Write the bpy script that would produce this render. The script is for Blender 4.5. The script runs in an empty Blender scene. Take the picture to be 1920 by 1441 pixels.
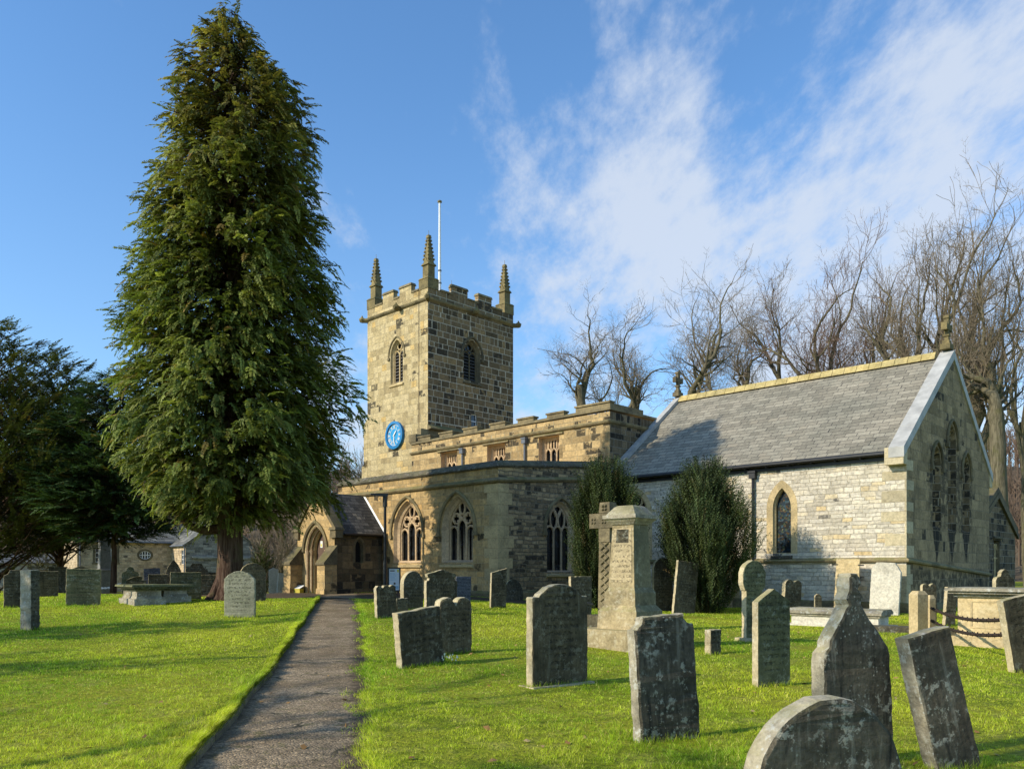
import bpy, bmesh, math, random
import numpy as np
from mathutils import Vector, Matrix
from mathutils.geometry import tessellate_polygon
random.seed(7); rng = np.random.default_rng(11)
S = bpy.context.scene; COL = S.collection
PI = math.pi
sin, cos, sqrt = math.sin, math.cos, math.sqrt
# ------------------------------------------------------------------ camera numbers
FPX, HOR, CX, EYE = 1500.0, 1065.0, 960.0, 1.6
SUN_AZ, SUN_EL = math.radians(25), math.radians(31)      # sun comes from the left, 25 deg behind the camera plane
SUNV = Vector((-cos(SUN_AZ)*cos(SUN_EL), -sin(SUN_AZ)*cos(SUN_EL), sin(SUN_EL)))

def sm(t):
    t = np.clip(t, 0, 1); return t*t*(3-2*t)
def gz(x, y):
    """height of the churchyard"""
    x = np.asarray(x, float); y = np.asarray(y, float)
    z = 0.48*sm((y-10)/18.0)*sm((7-x)/11.0)
    z = z - 0.75*sm((y-33)/25.0)*sm((-3-x)/8.0)
    z = z + 0.025*np.sin(x*0.9+y*0.35)*np.cos(y*0.7-x*0.2) + 0.012*np.sin(x*2.3+1.0)*np.sin(y*1.9)
    return z
def gzf(x, y): return float(gz(x, y))
def at(px, py):
    """ground point seen in the photograph at (px, py)"""
    lo, hi = 2.0, 120.0
    k = (HOR-py)/FPX; kx = (px-CX)/FPX
    f = lambda D: EYE + k*D - gzf(kx*D, D)
    D = lo
    while D < hi and f(D) > 0: D += 0.25
    a, b = D-0.25, D
    for _ in range(20):
        m = (a+b)/2
        if f(m) > 0: a = m
        else: b = m
    return kx*a, a, gzf(kx*a, a)
# ------------------------------------------------------------------ objects
def tag(o, label=None, cat=None, group=None, kind=None):
    if label: o['label'] = label
    if cat: o['category'] = cat
    if group: o['group'] = group
    if kind: o['kind'] = kind
    return o
def thing(name, label, cat, loc=(0,0,0), rz=0, group=None):
    o = bpy.data.objects.new(name, None); COL.objects.link(o)
    o.location = loc; o.rotation_euler = (0,0,rz); o.empty_display_size = 0.3
    return tag(o, label, cat, group)
class MB:
    def __init__(s): s.v=[]; s.f=[]; s.m=[]; s.r=[]
    def add(s, vs, fs, mat=0, rnd=None):
        o = len(s.v); s.v += [tuple(p) for p in vs]
        for f in fs:
            s.f.append(tuple(i+o for i in f)); s.m.append(mat); s.r.append(random.random() if rnd is None else rnd)
        return s
    def box(s, a, b, mat=0, rnd=None, taper=0.0):
        (x0,y0,z0),(x1,y1,z1) = a,b; t=taper
        v=[(x0,y0,z0),(x1,y0,z0),(x1,y1,z0),(x0,y1,z0),(x0+t,y0+t,z1),(x1-t,y0+t,z1),(x1-t,y1-t,z1),(x0+t,y1-t,z1)]
        r = random.random() if rnd is None else rnd
        return s.add(v,[(3,2,1,0),(4,5,6,7),(0,1,5,4),(1,2,6,5),(2,3,7,6),(3,0,4,7)],mat,r)
    def tube(s, pts, rad, n=6, mat=0, caps=True, rnd=None):
        pts=[Vector(p) for p in pts]; m=len(pts)
        rad = rad if isinstance(rad,(list,tuple)) else [rad]*m
        vs=[]; ref=None
        for i,p in enumerate(pts):
            d=(pts[min(i+1,m-1)]-pts[max(i-1,0)]).normalized()
            if ref is None:
                ref = Vector((0,0,1)) if abs(d.z)<0.9 else Vector((1,0,0))
            a=(ref-d*ref.dot(d)).normalized(); b=d.cross(a); ref=a
            for k in range(n):
                t=2*PI*(k+.5)/n; vs.append(p+(a*cos(t)+b*sin(t))*rad[i])
        fs=[(i*n+k, i*n+(k+1)%n, (i+1)*n+(k+1)%n, (i+1)*n+k) for i in range(m-1) for k in range(n)]
        if caps: fs += [tuple(range(n-1,-1,-1)), tuple(range((m-1)*n, m*n))]
        return s.add(vs,fs,mat,random.random() if rnd is None else rnd)
    def prism(s, poly, frame, depth, mat=0, rnd=None):
        """polygon (u,v) extruded by depth; frame = (origin, U, V, N)"""
        O,U,V,N = [Vector(q) for q in frame]; n=len(poly)
        a=[O+U*p[0]+V*p[1] for p in poly]; b=[q+N*depth for q in a]
        tris = tessellate_polygon([[Vector((p[0],p[1],0)) for p in poly]])
        fs=[tuple(t) for t in tris]+[tuple(i+n for i in reversed(t)) for t in tris]
        fs+=[(i,(i+1)%n,(i+1)%n+n,i+n) for i in range(n)]
        return s.add(a+b,fs,mat,random.random() if rnd is None else rnd)
    def build(s, name, mats, parent=None, smooth=False, fix=True, loc=None):
        me=bpy.data.meshes.new(name); me.from_pydata(s.v,[],s.f)
        mats = mats if isinstance(mats,(list,tuple)) else [mats]
        for m in mats: me.materials.append(m)
        me.polygons.foreach_set('material_index', s.m)
        at_=me.attributes.new('rnd','FLOAT','FACE'); at_.data.foreach_set('value', s.r)
        if fix:
            bm=bmesh.new(); bm.from_mesh(me); bmesh.ops.recalc_face_normals(bm, faces=bm.faces[:]); bm.to_mesh(me); bm.free()
        if smooth: me.polygons.foreach_set('use_smooth',[True]*len(me.polygons))
        me.update(); uvmap(me)
        o=bpy.data.objects.new(name,me); COL.objects.link(o)
        if parent is not None: o.parent=parent
        if loc: o.location=loc
        return o
def uvmap(me):
    """metre-scaled mapping along each face: u along the course, v up the face"""
    nl=len(me.loops)
    if nl==0: return
    uv=me.uv_layers.new(name='UVMap')
    co=np.empty(len(me.vertices)*3,np.float32); me.vertices.foreach_get('co',co); co=co.reshape(-1,3)
    vi=np.empty(nl,np.int32); me.loops.foreach_get('vertex_index',vi)
    npoly=len(me.polygons); no=np.empty(npoly*3,np.float32); me.polygons.foreach_get('normal',no); no=no.reshape(-1,3)
    lt=np.empty(npoly,np.int32); me.polygons.foreach_get('loop_total',lt)
    N=np.repeat(no,lt,axis=0); P=co[vi]
    h=np.sqrt(N[:,0]**2+N[:,1]**2); flat=h<0.25; hh=np.where(h<1e-6,1,h)
    sg=np.where(N[:,0]*.731+N[:,1]*.383<0,-1.0,1.0)      # same mapping whichever way a face is wound
    tx=-N[:,1]/hh*sg; ty=N[:,0]/hh*sg
    u=np.where(flat,P[:,0],P[:,0]*tx+P[:,1]*ty); v=np.where(flat,P[:,1],P[:,2]/np.maximum(h,.25))
    uv.data.foreach_set('uv',np.stack([u,v],1).astype(np.float32).ravel())
def npmesh(name, V, F, mat, parent=None, col=None, smooth=False):
    """fast mesh: V (n,3), F (m,k) all faces with the same corner count, col (n,3) vertex colours"""
    V=np.asarray(V,np.float32); F=np.asarray(F,np.int32); k=F.shape[1]
    me=bpy.data.meshes.new(name); me.vertices.add(len(V)); me.vertices.foreach_set('co',V.ravel())
    me.loops.add(F.size); me.loops.foreach_set('vertex_index',F.ravel())
    me.polygons.add(len(F)); me.polygons.foreach_set('loop_start',np.arange(0,F.size,k,dtype=np.int32))
    me.polygons.foreach_set('loop_total',np.full(len(F),k,np.int32))
    if smooth: me.polygons.foreach_set('use_smooth',np.ones(len(F),bool))
    me.update(calc_edges=True)
    if col is not None:
        a=me.color_attributes.new('Col','FLOAT_COLOR','POINT')
        c=np.ones((len(V),4),np.float32); c[:,:3]=col; a.data.foreach_set('color',c.ravel())
    me.materials.append(mat)
    o=bpy.data.objects.new(name,me); COL.objects.link(o)
    if parent is not None: o.parent=parent
    return o
# ------------------------------------------------------------------ node helper
class NT:
    def __init__(s, name):
        s.mat=bpy.data.materials.new(name); s.mat.use_nodes=True; s.t=s.mat.node_tree; s.t.nodes.clear()
        s.out=s.t.nodes.new('ShaderNodeOutputMaterial')
    def n(s, typ, **kw):
        nd=s.t.nodes.new(typ)
        for k,v in kw.items(): setattr(nd,k,v)
        return nd
    def put(s, sock, v):
        if isinstance(v,bpy.types.NodeSocket): s.t.links.new(v,sock)
        elif v is not None:
            if sock.type=='RGBA' and len(v)==3: v=(*v,1)
            sock.default_value=v
    def m(s, op, a, b=None, c=None, clamp=False):
        nd=s.n('ShaderNodeMath',operation=op,use_clamp=clamp)
        for i,q in enumerate((a,b,c)):
            if q is not None: s.put(nd.inputs[i],q)
        return nd.outputs[0]
    def mix(s, f, a, b, blend='MIX'):
        nd=s.n('ShaderNodeMix',data_type='RGBA',blend_type=blend); s.put(nd.inputs[0],f); s.put(nd.inputs[6],a); s.put(nd.inputs[7],b); return nd.outputs[2]
    def ramp(s, f, stops, interp='LINEAR'):
        nd=s.n('ShaderNodeValToRGB'); e=nd.color_ramp.elements; nd.color_ramp.interpolation=interp
        while len(e)<len(stops): e.new(0.5)
        for el,(p,c) in zip(e,stops): el.position=p; el.color=(*c,1) if len(c)==3 else c
        s.put(nd.inputs[0],f); return nd.outputs[0]
    def sstep(s, x, a, b):
        nd=s.n('ShaderNodeMapRange',interpolation_type='SMOOTHSTEP'); s.put(nd.inputs[0],x); nd.inputs[1].default_value=a; nd.inputs[2].default_value=b
        return nd.outputs[0]
    def noise(s, vec, scale, detail=3, rough=.55, dim='3D', w=None, out=0):
        nd=s.n('ShaderNodeTexNoise',noise_dimensions=dim)
        if dim=='1D': s.put(nd.inputs['W'],vec)
        else:
            if vec is not None: s.put(nd.inputs['Vector'],vec)
        nd.inputs['Scale'].default_value=scale; nd.inputs['Detail'].default_value=detail; nd.inputs['Roughness'].default_value=rough
        return nd.outputs[out]
    def white(s, a, b):
        c=s.n('ShaderNodeCombineXYZ'); s.put(c.inputs[0],a); s.put(c.inputs[1],b)
        nd=s.n('ShaderNodeTexWhiteNoise',noise_dimensions='2D'); s.t.links.new(c.outputs[0],nd.inputs[0]); return nd.outputs[0],nd.outputs[1]
    def co(s, which='Object'): return s.n('ShaderNodeTexCoord').outputs[which]
    def sep(s, v):
        nd=s.n('ShaderNodeSeparateXYZ'); s.put(nd.inputs[0],v); return nd.outputs
    def comb(s,x,y,z):
        nd=s.n('ShaderNodeCombineXYZ'); s.put(nd.inputs[0],x); s.put(nd.inputs[1],y); s.put(nd.inputs[2],z); return nd.outputs[0]
    def attr(s,name,out='Fac'): return s.n('ShaderNodeAttribute',attribute_name=name).outputs[out]
    def finish(s, col, rough=.85, height=None, bump=.3, dist=.02, spec=.25, metal=0):
        b=s.n('ShaderNodeBsdfPrincipled'); s.put(b.inputs['Base Color'],col); s.put(b.inputs['Roughness'],rough)
        b.inputs['Specular IOR Level'].default_value=spec; b.inputs['Metallic'].default_value=metal
        if height is not None:
            bp=s.n('ShaderNodeBump'); bp.inputs['Strength'].default_value=bump; bp.inputs['Distance'].default_value=dist
            s.put(bp.inputs['Height'],height); s.t.links.new(bp.outputs[0],b.inputs['Normal'])
        s.t.links.new(b.outputs[0],s.out.inputs[0]); return s.mat
def courses(T, h, w, mort=.008, warp=.0, hvar=.6, wvar=.9, wobble=.35):
    """random coursed stonework: returns joint mask (1 on stone), per-stone random value, per-stone random colour, u, v"""
    uv=T.co('UV'); u,v,_=T.sep(uv)
    if warp:
        nz=T.n('ShaderNodeTexNoise',noise_dimensions='2D'); T.put(nz.inputs['Vector'],uv); nz.inputs['Scale'].default_value=2.2; nz.inputs['Detail'].default_value=3
        c=T.sep(nz.outputs[1])
        u=T.m('ADD',u,T.m('MULTIPLY',T.m('SUBTRACT',c[0],.5),warp*2)); v=T.m('ADD',v,T.m('MULTIPLY',T.m('SUBTRACT',c[1],.5),warp))
    n1=T.noise(v,.8/h*.35,1,.5,'1D')
    v2=T.m('ADD',T.m('DIVIDE',v,h),T.m('MULTIPLY',n1,hvar*2.2))
    row=T.m('FLOOR',v2); fv=T.m('SUBTRACT',v2,row)
    r1,_=T.white(row,3.7)
    wr=T.m('MULTIPLY',T.m('ADD',T.m('MULTIPLY',r1,wvar),1-.45*wvar),w)
    u2=T.m('ADD',T.m('DIVIDE',u,wr),T.m('MULTIPLY',r1,37.3))
    n2=T.noise(T.m('ADD',u2,T.m('MULTIPLY',row,7.31)),.8,1,.5,'1D')
    u3=T.m('ADD',u2,T.m('MULTIPLY',n2,wobble*2.5))
    col=T.m('FLOOR',u3); fu=T.m('SUBTRACT',u3,col)
    rv,rc=T.white(row,col)
    du=T.m('MULTIPLY',T.m('MINIMUM',fu,T.m('SUBTRACT',1,fu)),wr)
    dv=T.m('MULTIPLY',T.m('MINIMUM',fv,T.m('SUBTRACT',1,fv)),h)
    d=T.m('MINIMUM',du,dv)
    rag=T.noise(uv,18,2,.6,'2D')
    d=T.m('ADD',d,T.m('MULTIPLY',T.m('SUBTRACT',rag,.5),mort*1.6))
    mask=T.sstep(d,mort*.6,mort*1.5)
    return mask,rv,rc,u,v
def masonry(name, stops, mortar, h=.3, w=.55, mort=.009, dark=.05, darkcol=(.03,.028,.022), warp=0., patch=None, stain=.35, bump=.5, moss=0., lift=1.0, streaks=None, hvar=.6, wvar=.9):
    T=NT(name); mask,rv,rc,u,v=courses(T,h,w,mort,warp,hvar,wvar)
    uv=T.co('UV'); big=T.noise(uv,.55,4,.6,'2D'); fine=T.noise(uv,9,5,.65,'2D'); mid=T.noise(uv,2.6,4,.6,'2D')
    c=T.ramp(rv,stops)
    rs=T.sep(rc)
    # blackened stones, gathered in patches
    thr=T.m('SUBTRACT',1.0-dark,T.m('MULTIPLY',T.sstep(big,.5,.68),dark*1.8+.10))
    dk=T.m('MULTIPLY',T.sstep(T.m('SUBTRACT',rs[1],thr),0,.05),T.sstep(T.noise(uv,3.5,3,.6,'2D'),.32,.48))
    c=T.mix(T.m('MULTIPLY',dk,.9),c,darkcol)
    c=T.mix(1.0,c,T.ramp(fine,[(.2,(.62,.62,.62)),(.5,(1,1,1)),(.8,(1.25,1.22,1.15))]),'MULTIPLY')
    c=T.mix(1.0,c,T.ramp(mid,[(.3,(.78,.78,.78)),(.55,(1,1,1)),(.75,(1.12,1.1,1.05))]),'MULTIPLY')
    sv=T.n('ShaderNodeMapping'); T.put(sv.inputs[0],uv); sv.inputs['Scale'].default_value=(2.2,.25,1)
    st=T.noise(sv.outputs[0],1.4,5,.65,'2D')
    c=T.mix(T.m('MULTIPLY',T.sstep(st,.55,.75),stain),c,darkcol)
    if streaks: c=streaks(T,c,darkcol)
    mcol=T.mix(1.0,mortar,T.ramp(fine,[(.2,(.6,.6,.6)),(.8,(1.25,1.25,1.25))]),'MULTIPLY')
    mcol=T.mix(T.m('MULTIPLY',T.sstep(st,.58,.75),stain*.8),mcol,darkcol)
    c=T.mix(mask,mcol,c)
    if lift!=1.0: c=T.mix(1.0,c,(lift,lift,lift),'MULTIPLY')
    ht=T.m('ADD',T.m('MULTIPLY',mask,T.m('ADD',.6,T.m('MULTIPLY',rs[2],.5))),T.m('MULTIPLY',fine,.6))
    ht=T.m('ADD',ht,T.m('MULTIPLY',mid,.5))
    return T.finish(c,.92,ht,min(1.,bump*1.7),.05,.15)
def plainstone(name, a, b, dark=(.04,.037,.03), amt=.5, moss=0., mosscol=(.16,.15,.03), bump=.4, sc=1.0, lichen=0., lichencol=(.42,.44,.38), engrave=False, streak=0.0):
    """weathered dressed stone in object coordinates"""
    T=NT(name); p=T.co('Object')
    oi=T.n('ShaderNodeObjectInfo').outputs['Random']
    off=T.n('ShaderNodeVectorMath',operation='ADD'); T.put(off.inputs[0],p); T.put(off.inputs[1],T.comb(T.m('MULTIPLY',oi,37.),T.m('MULTIPLY',oi,11.),T.m('MULTIPLY',oi,53.)))
    q=off.outputs[0]
    r=T.attr('rnd')
    n1=T.noise(q,3.0*sc,5,.65); n2=T.noise(q,14*sc,5,.7); n3=T.noise(q,1.1*sc,3,.6)
    c=T.mix(T.sstep(n1,.3,.7),a,b)
    c=T.mix(1.0,c,T.ramp(T.m('ADD',T.m('MULTIPLY',r,.55),T.m('MULTIPLY',oi,.45)),[(0,(.78,.78,.78)),(1,(1.2,1.18,1.12))]),'MULTIPLY')
    c=T.mix(T.m('MULTIPLY',T.sstep(n3,.42,.68),amt),c,dark)
    c=T.mix(1.0,c,T.ramp(n2,[(.25,(.6,.6,.6)),(.5,(1,1,1)),(.75,(1.35,1.32,1.25))]),'MULTIPLY')
    if streak:
        mp=T.n('ShaderNodeMapping'); T.put(mp.inputs[0],q); mp.inputs['Scale'].default_value=(9,9,.8)
        s1=T.noise(mp.outputs[0],1.6,4,.7)
        c=T.mix(T.m('MULTIPLY',T.sstep(s1,.5,.72),streak),c,(.012,.013,.012))
        c=T.mix(T.m('MULTIPLY',T.sstep(s1,.46,.30),streak*.35),c,lichencol)
    if lichen:
        vo=T.n('ShaderNodeTexVoronoi'); T.put(vo.inputs['Vector'],q); vo.inputs['Scale'].default_value=11*sc
        l1=T.noise(q,7*sc,6,.75); l2=T.noise(q,2.0*sc,2,.5)
        lm=T.m('MULTIPLY',T.sstep(l1,.53,.60),T.sstep(l2,.38,.54))
        lm=T.m('MAXIMUM',lm,T.m('MULTIPLY',T.sstep(vo.outputs['Distance'],.20,.10),T.sstep(T.noise(q,1.3*sc,2,.5),.5,.62)))
        c=T.mix(T.m('MULTIPLY',lm,lichen),c,lichencol)
    if moss:
        g=T.n('ShaderNodeNewGeometry'); nz=T.sep(g.outputs['Normal'])[2]
        mm=T.m('MULTIPLY',T.sstep(nz,.15,.8),T.sstep(T.noise(q,2.5*sc,4,.6),.40,.58))
        c=T.mix(T.m('MULTIPLY',mm,moss),c,mosscol)
    ht=T.m('ADD',T.m('MULTIPLY',n2,.8),T.m('MULTIPLY',n1,.9))
    if engrave:
        x,y,z=T.sep(p)
        row=T.m('DIVIDE',z,.098); fr=T.m('FRACT',row); ri=T.m('FLOOR',row)
        rowm=T.m('MULTIPLY',T.sstep(fr,.22,.34),T.sstep(fr,.82,.70))
        ch=T.noise(T.comb(T.m('MULTIPLY',x,27.),T.m('MULTIPLY',ri,5.3),T.m('MULTIPLY',fr,2.4)),1.0,2,.6)
        chm=T.sstep(ch,.50,.56)
        hl,_=T.white(ri,8.1)
        ends=T.sstep(T.m('ABSOLUTE',x),T_half(.30),.24) if False else T.m('LESS_THAN',T.m('ABSOLUTE',x),T.m('ADD',.17,T.m('MULTIPLY',hl,.17)))
        zone=T.m('MULTIPLY',T.sstep(z,.33,.36),ends)
        em=T.m('MULTIPLY',T.m('MULTIPLY',rowm,chm),zone)
        ht=T.m('SUBTRACT',ht,T.m('MULTIPLY',em,1.4))
        c=T.mix(T.m('MULTIPLY',em,.52),c,(.010,.010,.008))
    return T.finish(c,.9,ht,bump,.02,.2)
def flat(name, col, rough=.6, spec=.3, metal=0, var=.25, sc=6., bump=.0):
    T=NT(name); n=T.noise(T.co('Object'),sc,4,.6)
    c=T.mix(1.0,col,T.ramp(n,[(.25,(1-var,)*3),(.75,(1+var,)*3)]),'MULTIPLY')
    return T.finish(c,rough,n if bump else None,bump,.02,spec,metal)
def slates(name, stops, h=.24, w=.34, dark=(.03,.03,.03), lich=.35):
    T=NT(name); uv=T.co('UV'); u,v,_=T.sep(uv)
    v2=T.m('DIVIDE',v,h); row=T.m('FLOOR',v2); fv=T.m('SUBTRACT',v2,row)
    r1,_=T.white(row,1.3)
    u2=T.m('ADD',T.m('DIVIDE',u,w),T.m('ADD',T.m('MULTIPLY',row,.5),T.m('MULTIPLY',r1,.22))); 
    n2=T.noise(T.m('ADD',u2,T.m('MULTIPLY',row,7.31)),.7,1,.5,'1D'); u2=T.m('ADD',u2,T.m('MULTIPLY',n2,.7))
    col=T.m('FLOOR',u2); fu=T.m('SUBTRACT',u2,col)
    rv,rc=T.white(row,col); rs=T.sep(rc)
    du=T.m('MULTIPLY',T.m('MINIMUM',fu,T.m('SUBTRACT',1,fu)),w)
    rag=T.m('MULTIPLY',T.m('SUBTRACT',T.noise(uv,14,2,.6,'2D'),.5),.03)
    e1=T.sstep(T.m('ADD',du,rag),.003,.013); e2=T.sstep(T.m('ADD',T.m('MULTIPLY',fv,h),rag),.012,.034)
    e=T.m('MULTIPLY',e1,e2)
    fine=T.noise(uv,11,5,.7,'2D'); big=T.noise(uv,.5,4,.6,'2D')
    c=T.ramp(rv,stops)
    c=T.mix(1.0,c,T.ramp(fine,[(.25,(.72,.72,.72)),(.75,(1.25,1.25,1.22))]),'MULTIPLY')
    c=T.mix(1.0,c,T.ramp(big,[(.3,(.78,.80,.78)),(.7,(1.12,1.1,1.06))]),'MULTIPLY')
    sp=T.noise(uv,5.5,3,.6,'2D')
    c=T.mix(T.m('MULTIPLY',T.sstep(sp,.70,.75),lich),c,(.42,.40,.30))
    c=T.mix(T.m('MULTIPLY',T.sstep(rs[1],.965,.975),.6),c,(.30,.26,.19))
    c=T.mix(e,dark,c)
    ht=T.m('ADD',T.m('MULTIPLY',T.m('SUBTRACT',1,fv),.9),T.m('ADD',T.m('MULTIPLY',e,.5),T.m('ADD',T.m('MULTIPLY',rs[2],.35),T.m('MULTIPLY',fine,.25))))
    return T.finish(c,.75,ht,.6,.025,.3)
def leafmat(name, trans=.25, tint=(1,1,1), rough=.6):
    T=NT(name); c=T.attr('Col','Color')
    c=T.mix(1.0,c,tint,'MULTIPLY')
    d=T.n('ShaderNodeBsdfPrincipled'); T.put(d.inputs['Base Color'],c); d.inputs['Roughness'].default_value=rough; d.inputs['Specular IOR Level'].default_value=.25
    t=T.n('ShaderNodeBsdfTranslucent'); T.put(t.inputs[0],T.mix(1.0,c,(1.3,1.4,.7),'MULTIPLY'))
    mx=T.n('ShaderNodeMixShader'); mx.inputs[0].default_value=trans
    T.t.links.new(d.outputs[0],mx.inputs[1]); T.t.links.new(t.outputs[0],mx.inputs[2]); T.t.links.new(mx.outputs[0],T.out.inputs[0])
    return T.mat
def bark(name, a, b, sc=1.):
    T=NT(name); p=T.co('Object'); mp=T.n('ShaderNodeMapping'); T.put(mp.inputs[0],p); mp.inputs['Scale'].default_value=(6*sc,6*sc,.7*sc)
    n=T.noise(mp.outputs[0],1.6,5,.7); n2=T.noise(p,1.5,3,.6)
    c=T.mix(T.sstep(n,.35,.65),a,b); c=T.mix(T.m('MULTIPLY',T.sstep(n2,.5,.65),.5),c,(.10,.10,.035))
    return T.finish(c,.95,n,1.0,.06,.1)
SKYTINT=(1.22,1.48,1.63); HAZE=(2.3,3.2,4.6); CLOUD=(4.7,5.2,6.0); SKYSTR=.15; SUNSTR=5.0
# ================================================================== materials
SAND=[(0,(.34,.265,.14)),(.35,(.47,.375,.20)),(.7,(.53,.43,.245)),(.9,(.56,.45,.25)),(1,(.54,.37,.14))]
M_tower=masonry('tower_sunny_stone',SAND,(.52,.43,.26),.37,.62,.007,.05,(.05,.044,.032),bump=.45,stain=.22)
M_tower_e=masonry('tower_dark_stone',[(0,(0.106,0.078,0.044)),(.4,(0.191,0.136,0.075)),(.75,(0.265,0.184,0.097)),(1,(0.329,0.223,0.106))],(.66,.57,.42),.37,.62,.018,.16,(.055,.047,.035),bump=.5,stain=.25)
M_nave=masonry('nave_stone',[(0,(0.297,0.209,0.101)),(.5,(0.456,0.330,0.163)),(1,(0.562,0.398,0.189))],(.5,.41,.25),.34,.5,.008,.12,(.045,.04,.03),bump=.5,stain=.4)
M_aisle=masonry('aisle_stone',[(0,(0.329,0.228,0.106)),(.35,(0.456,0.320,0.150)),(.7,(0.530,0.373,0.176)),(1,(0.551,0.349,0.141))],(.49,.39,.23),.29,.42,.008,.06,(.05,.043,.03),bump=.45,stain=.3)
M_rubble=masonry('rubble_stone',[(0,(0.191,0.141,0.084)),(.4,(0.339,0.252,0.145)),(.8,(0.445,0.325,0.176)),(1,(0.530,0.388,0.220))],(.26,.215,.14),.17,.40,.016,.14,(.06,.053,.042),warp=.11,bump=1.0,stain=.35)
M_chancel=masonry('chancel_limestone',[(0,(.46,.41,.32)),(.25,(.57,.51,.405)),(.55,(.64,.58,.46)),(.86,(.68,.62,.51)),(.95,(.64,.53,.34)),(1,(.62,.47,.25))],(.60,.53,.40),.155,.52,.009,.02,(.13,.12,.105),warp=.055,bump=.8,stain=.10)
def east_streaks(T,c,dk):
    uv=T.co('UV'); u,v,_=T.sep(uv); o=T.sep(T.co('Object')); y,z=o[1],o[2]
    nz=T.noise(uv,3,4,.6,'2D'); m=None
    for yc,z0 in ((3.4,3.2),(5.35,3.15),(7.3,3.15)):
        d=T.m('ABSOLUTE',T.m('SUBTRACT',y,yc)); hw=T.m('ADD',T.m('MULTIPLY',T.m('SUBTRACT',z,z0-1.5),.42),T.m('MULTIPLY',T.m('SUBTRACT',nz,.5),.35))
        k=T.m('MULTIPLY',T.sstep(T.m('SUBTRACT',hw,d),0,.12),T.sstep(z,z0+.05,z0))
        m=k if m is None else T.m('MAXIMUM',m,k)
    a=T.m('MULTIPLY',T.sstep(T.m('ABSOLUTE',T.m('SUBTRACT',y,5.35)),3.1,2.6),T.m('MULTIPLY',T.sstep(z,2.9,3.4),T.sstep(z,6.6,6.0)))
    a=T.m('MULTIPLY',a,T.sstep(nz,.42,.52))
    lo=T.m('MULTIPLY',T.sstep(z,1.75,1.3),T.sstep(nz,.40,.55))
    m=T.m('MAXIMUM',m,T.m('MULTIPLY',a,.75)); m=T.m('MAXIMUM',m,T.m('MULTIPLY',lo,.7))
    return T.mix(T.m('MULTIPLY',m,.93),c,(.022,.021,.018))
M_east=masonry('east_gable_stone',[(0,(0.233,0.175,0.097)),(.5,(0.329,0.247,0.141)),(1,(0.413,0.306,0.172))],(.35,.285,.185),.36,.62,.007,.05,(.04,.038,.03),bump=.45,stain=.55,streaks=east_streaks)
M_vestry=masonry('vestry_stone',[(0,(0.106,0.081,0.048)),(.5,(0.191,0.143,0.084)),(1,(0.297,0.218,0.123))],(.36,.31,.23),.30,.45,.011,.25,(.028,.026,.022),bump=.5,stain=.3)
M_porch=masonry('porch_stone',[(0,(0.350,0.242,0.119)),(.5,(0.509,0.359,0.167)),(1,(0.583,0.407,0.194))],(.47,.37,.21),.30,.52,.007,.04,(.06,.05,.035),bump=.4,stain=.28)
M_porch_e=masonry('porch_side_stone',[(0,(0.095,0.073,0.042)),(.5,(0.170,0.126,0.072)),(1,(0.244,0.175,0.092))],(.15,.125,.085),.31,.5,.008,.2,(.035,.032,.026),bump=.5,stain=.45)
M_cott=masonry('cottage_stone',[(0,(.40,.305,.19)),(.5,(.56,.43,.265)),(1,(.66,.52,.34))],(.56,.45,.31),.2,.38,.01,.04,(.13,.11,.085),warp=.04,bump=.6,stain=.15)
M_cottg=masonry('cottage_grey_stone',[(0,(.19,.18,.155)),(.5,(.32,.295,.25)),(1,(.44,.405,.345))],(.40,.365,.31),.19,.42,.012,.1,(.07,.065,.06),warp=.06,bump=.8,stain=.2)
M_dress=plainstone('dressed_sandstone',(.48,.375,.205),(.56,.435,.24),(.12,.10,.06),.35,.3)
M_dressp=plainstone('pink_sandstone',(.52,.38,.24),(.60,.45,.29),(.16,.12,.075),.3)
M_dressd=plainstone('sooty_sandstone',(.13,.11,.07),(.21,.17,.10),(.05,.045,.035),.5,.55,(.13,.12,.035))
M_dressl=plainstone('pale_quoin_stone',(.46,.39,.25),(.55,.475,.32),(.22,.19,.13),.25)
M_string=plainstone('string_course_stone',(.20,.165,.10),(.30,.24,.13),(.05,.045,.032),.55,.6,(.15,.15,.04))
M_pinn=plainstone('pinnacle_stone',(.17,.14,.07),(.27,.215,.10),(.05,.045,.03),.45,.5,(.17,.16,.04))
M_cope=plainstone('dark_coping_stone',(.075,.066,.05),(.14,.12,.085),(.03,.028,.024),.5,.35,(.13,.13,.05),lichen=.45,lichencol=(.34,.34,.30))
M_ridge=plainstone('yellow_ridge_stone',(.40,.31,.13),(.50,.41,.20),(.14,.12,.07),.4,.3)
M_slate=slates('chancel_slates',[(0,(.20,.18,.14)),(.5,(.255,.23,.18)),(1,(.315,.285,.225))],.27,.44)
M_slated=slates('porch_slates',[(0,(.045,.045,.042)),(.5,(.09,.085,.078)),(1,(.15,.14,.125))],.2,.26,lich=.5)
M_slatec=slates('cottage_slates',[(0,(.10,.095,.08)),(.5,(.15,.145,.125)),(1,(.22,.21,.18))],.34,.55)
M_lead=flat('lead_sheet',(.40,.39,.36),.6,.3,.0,.28,2.2)
M_iron=flat('black_iron',(.012,.013,.015),.4,.5)
M_pipe=flat('grey_iron',(.11,.125,.15),.45,.5)
M_rust=flat('rusty_iron',(.05,.036,.028),.85,.2)
M_white=flat('white_paint',(.78,.78,.76),.5,.4,0,.06)
M_wood=flat('oak_door_wood',(.12,.075,.055),.7,.3,0,.35,9)
M_woodw=flat('grey_boards',(.22,.16,.11),.85,.2,0,.3,5)
M_black=flat('dark_interior',(.012,.012,.012),.9,.1)
M_blue=flat('clock_blue',(.006,.17,.40),.45,.4,0,.08,3)
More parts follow.
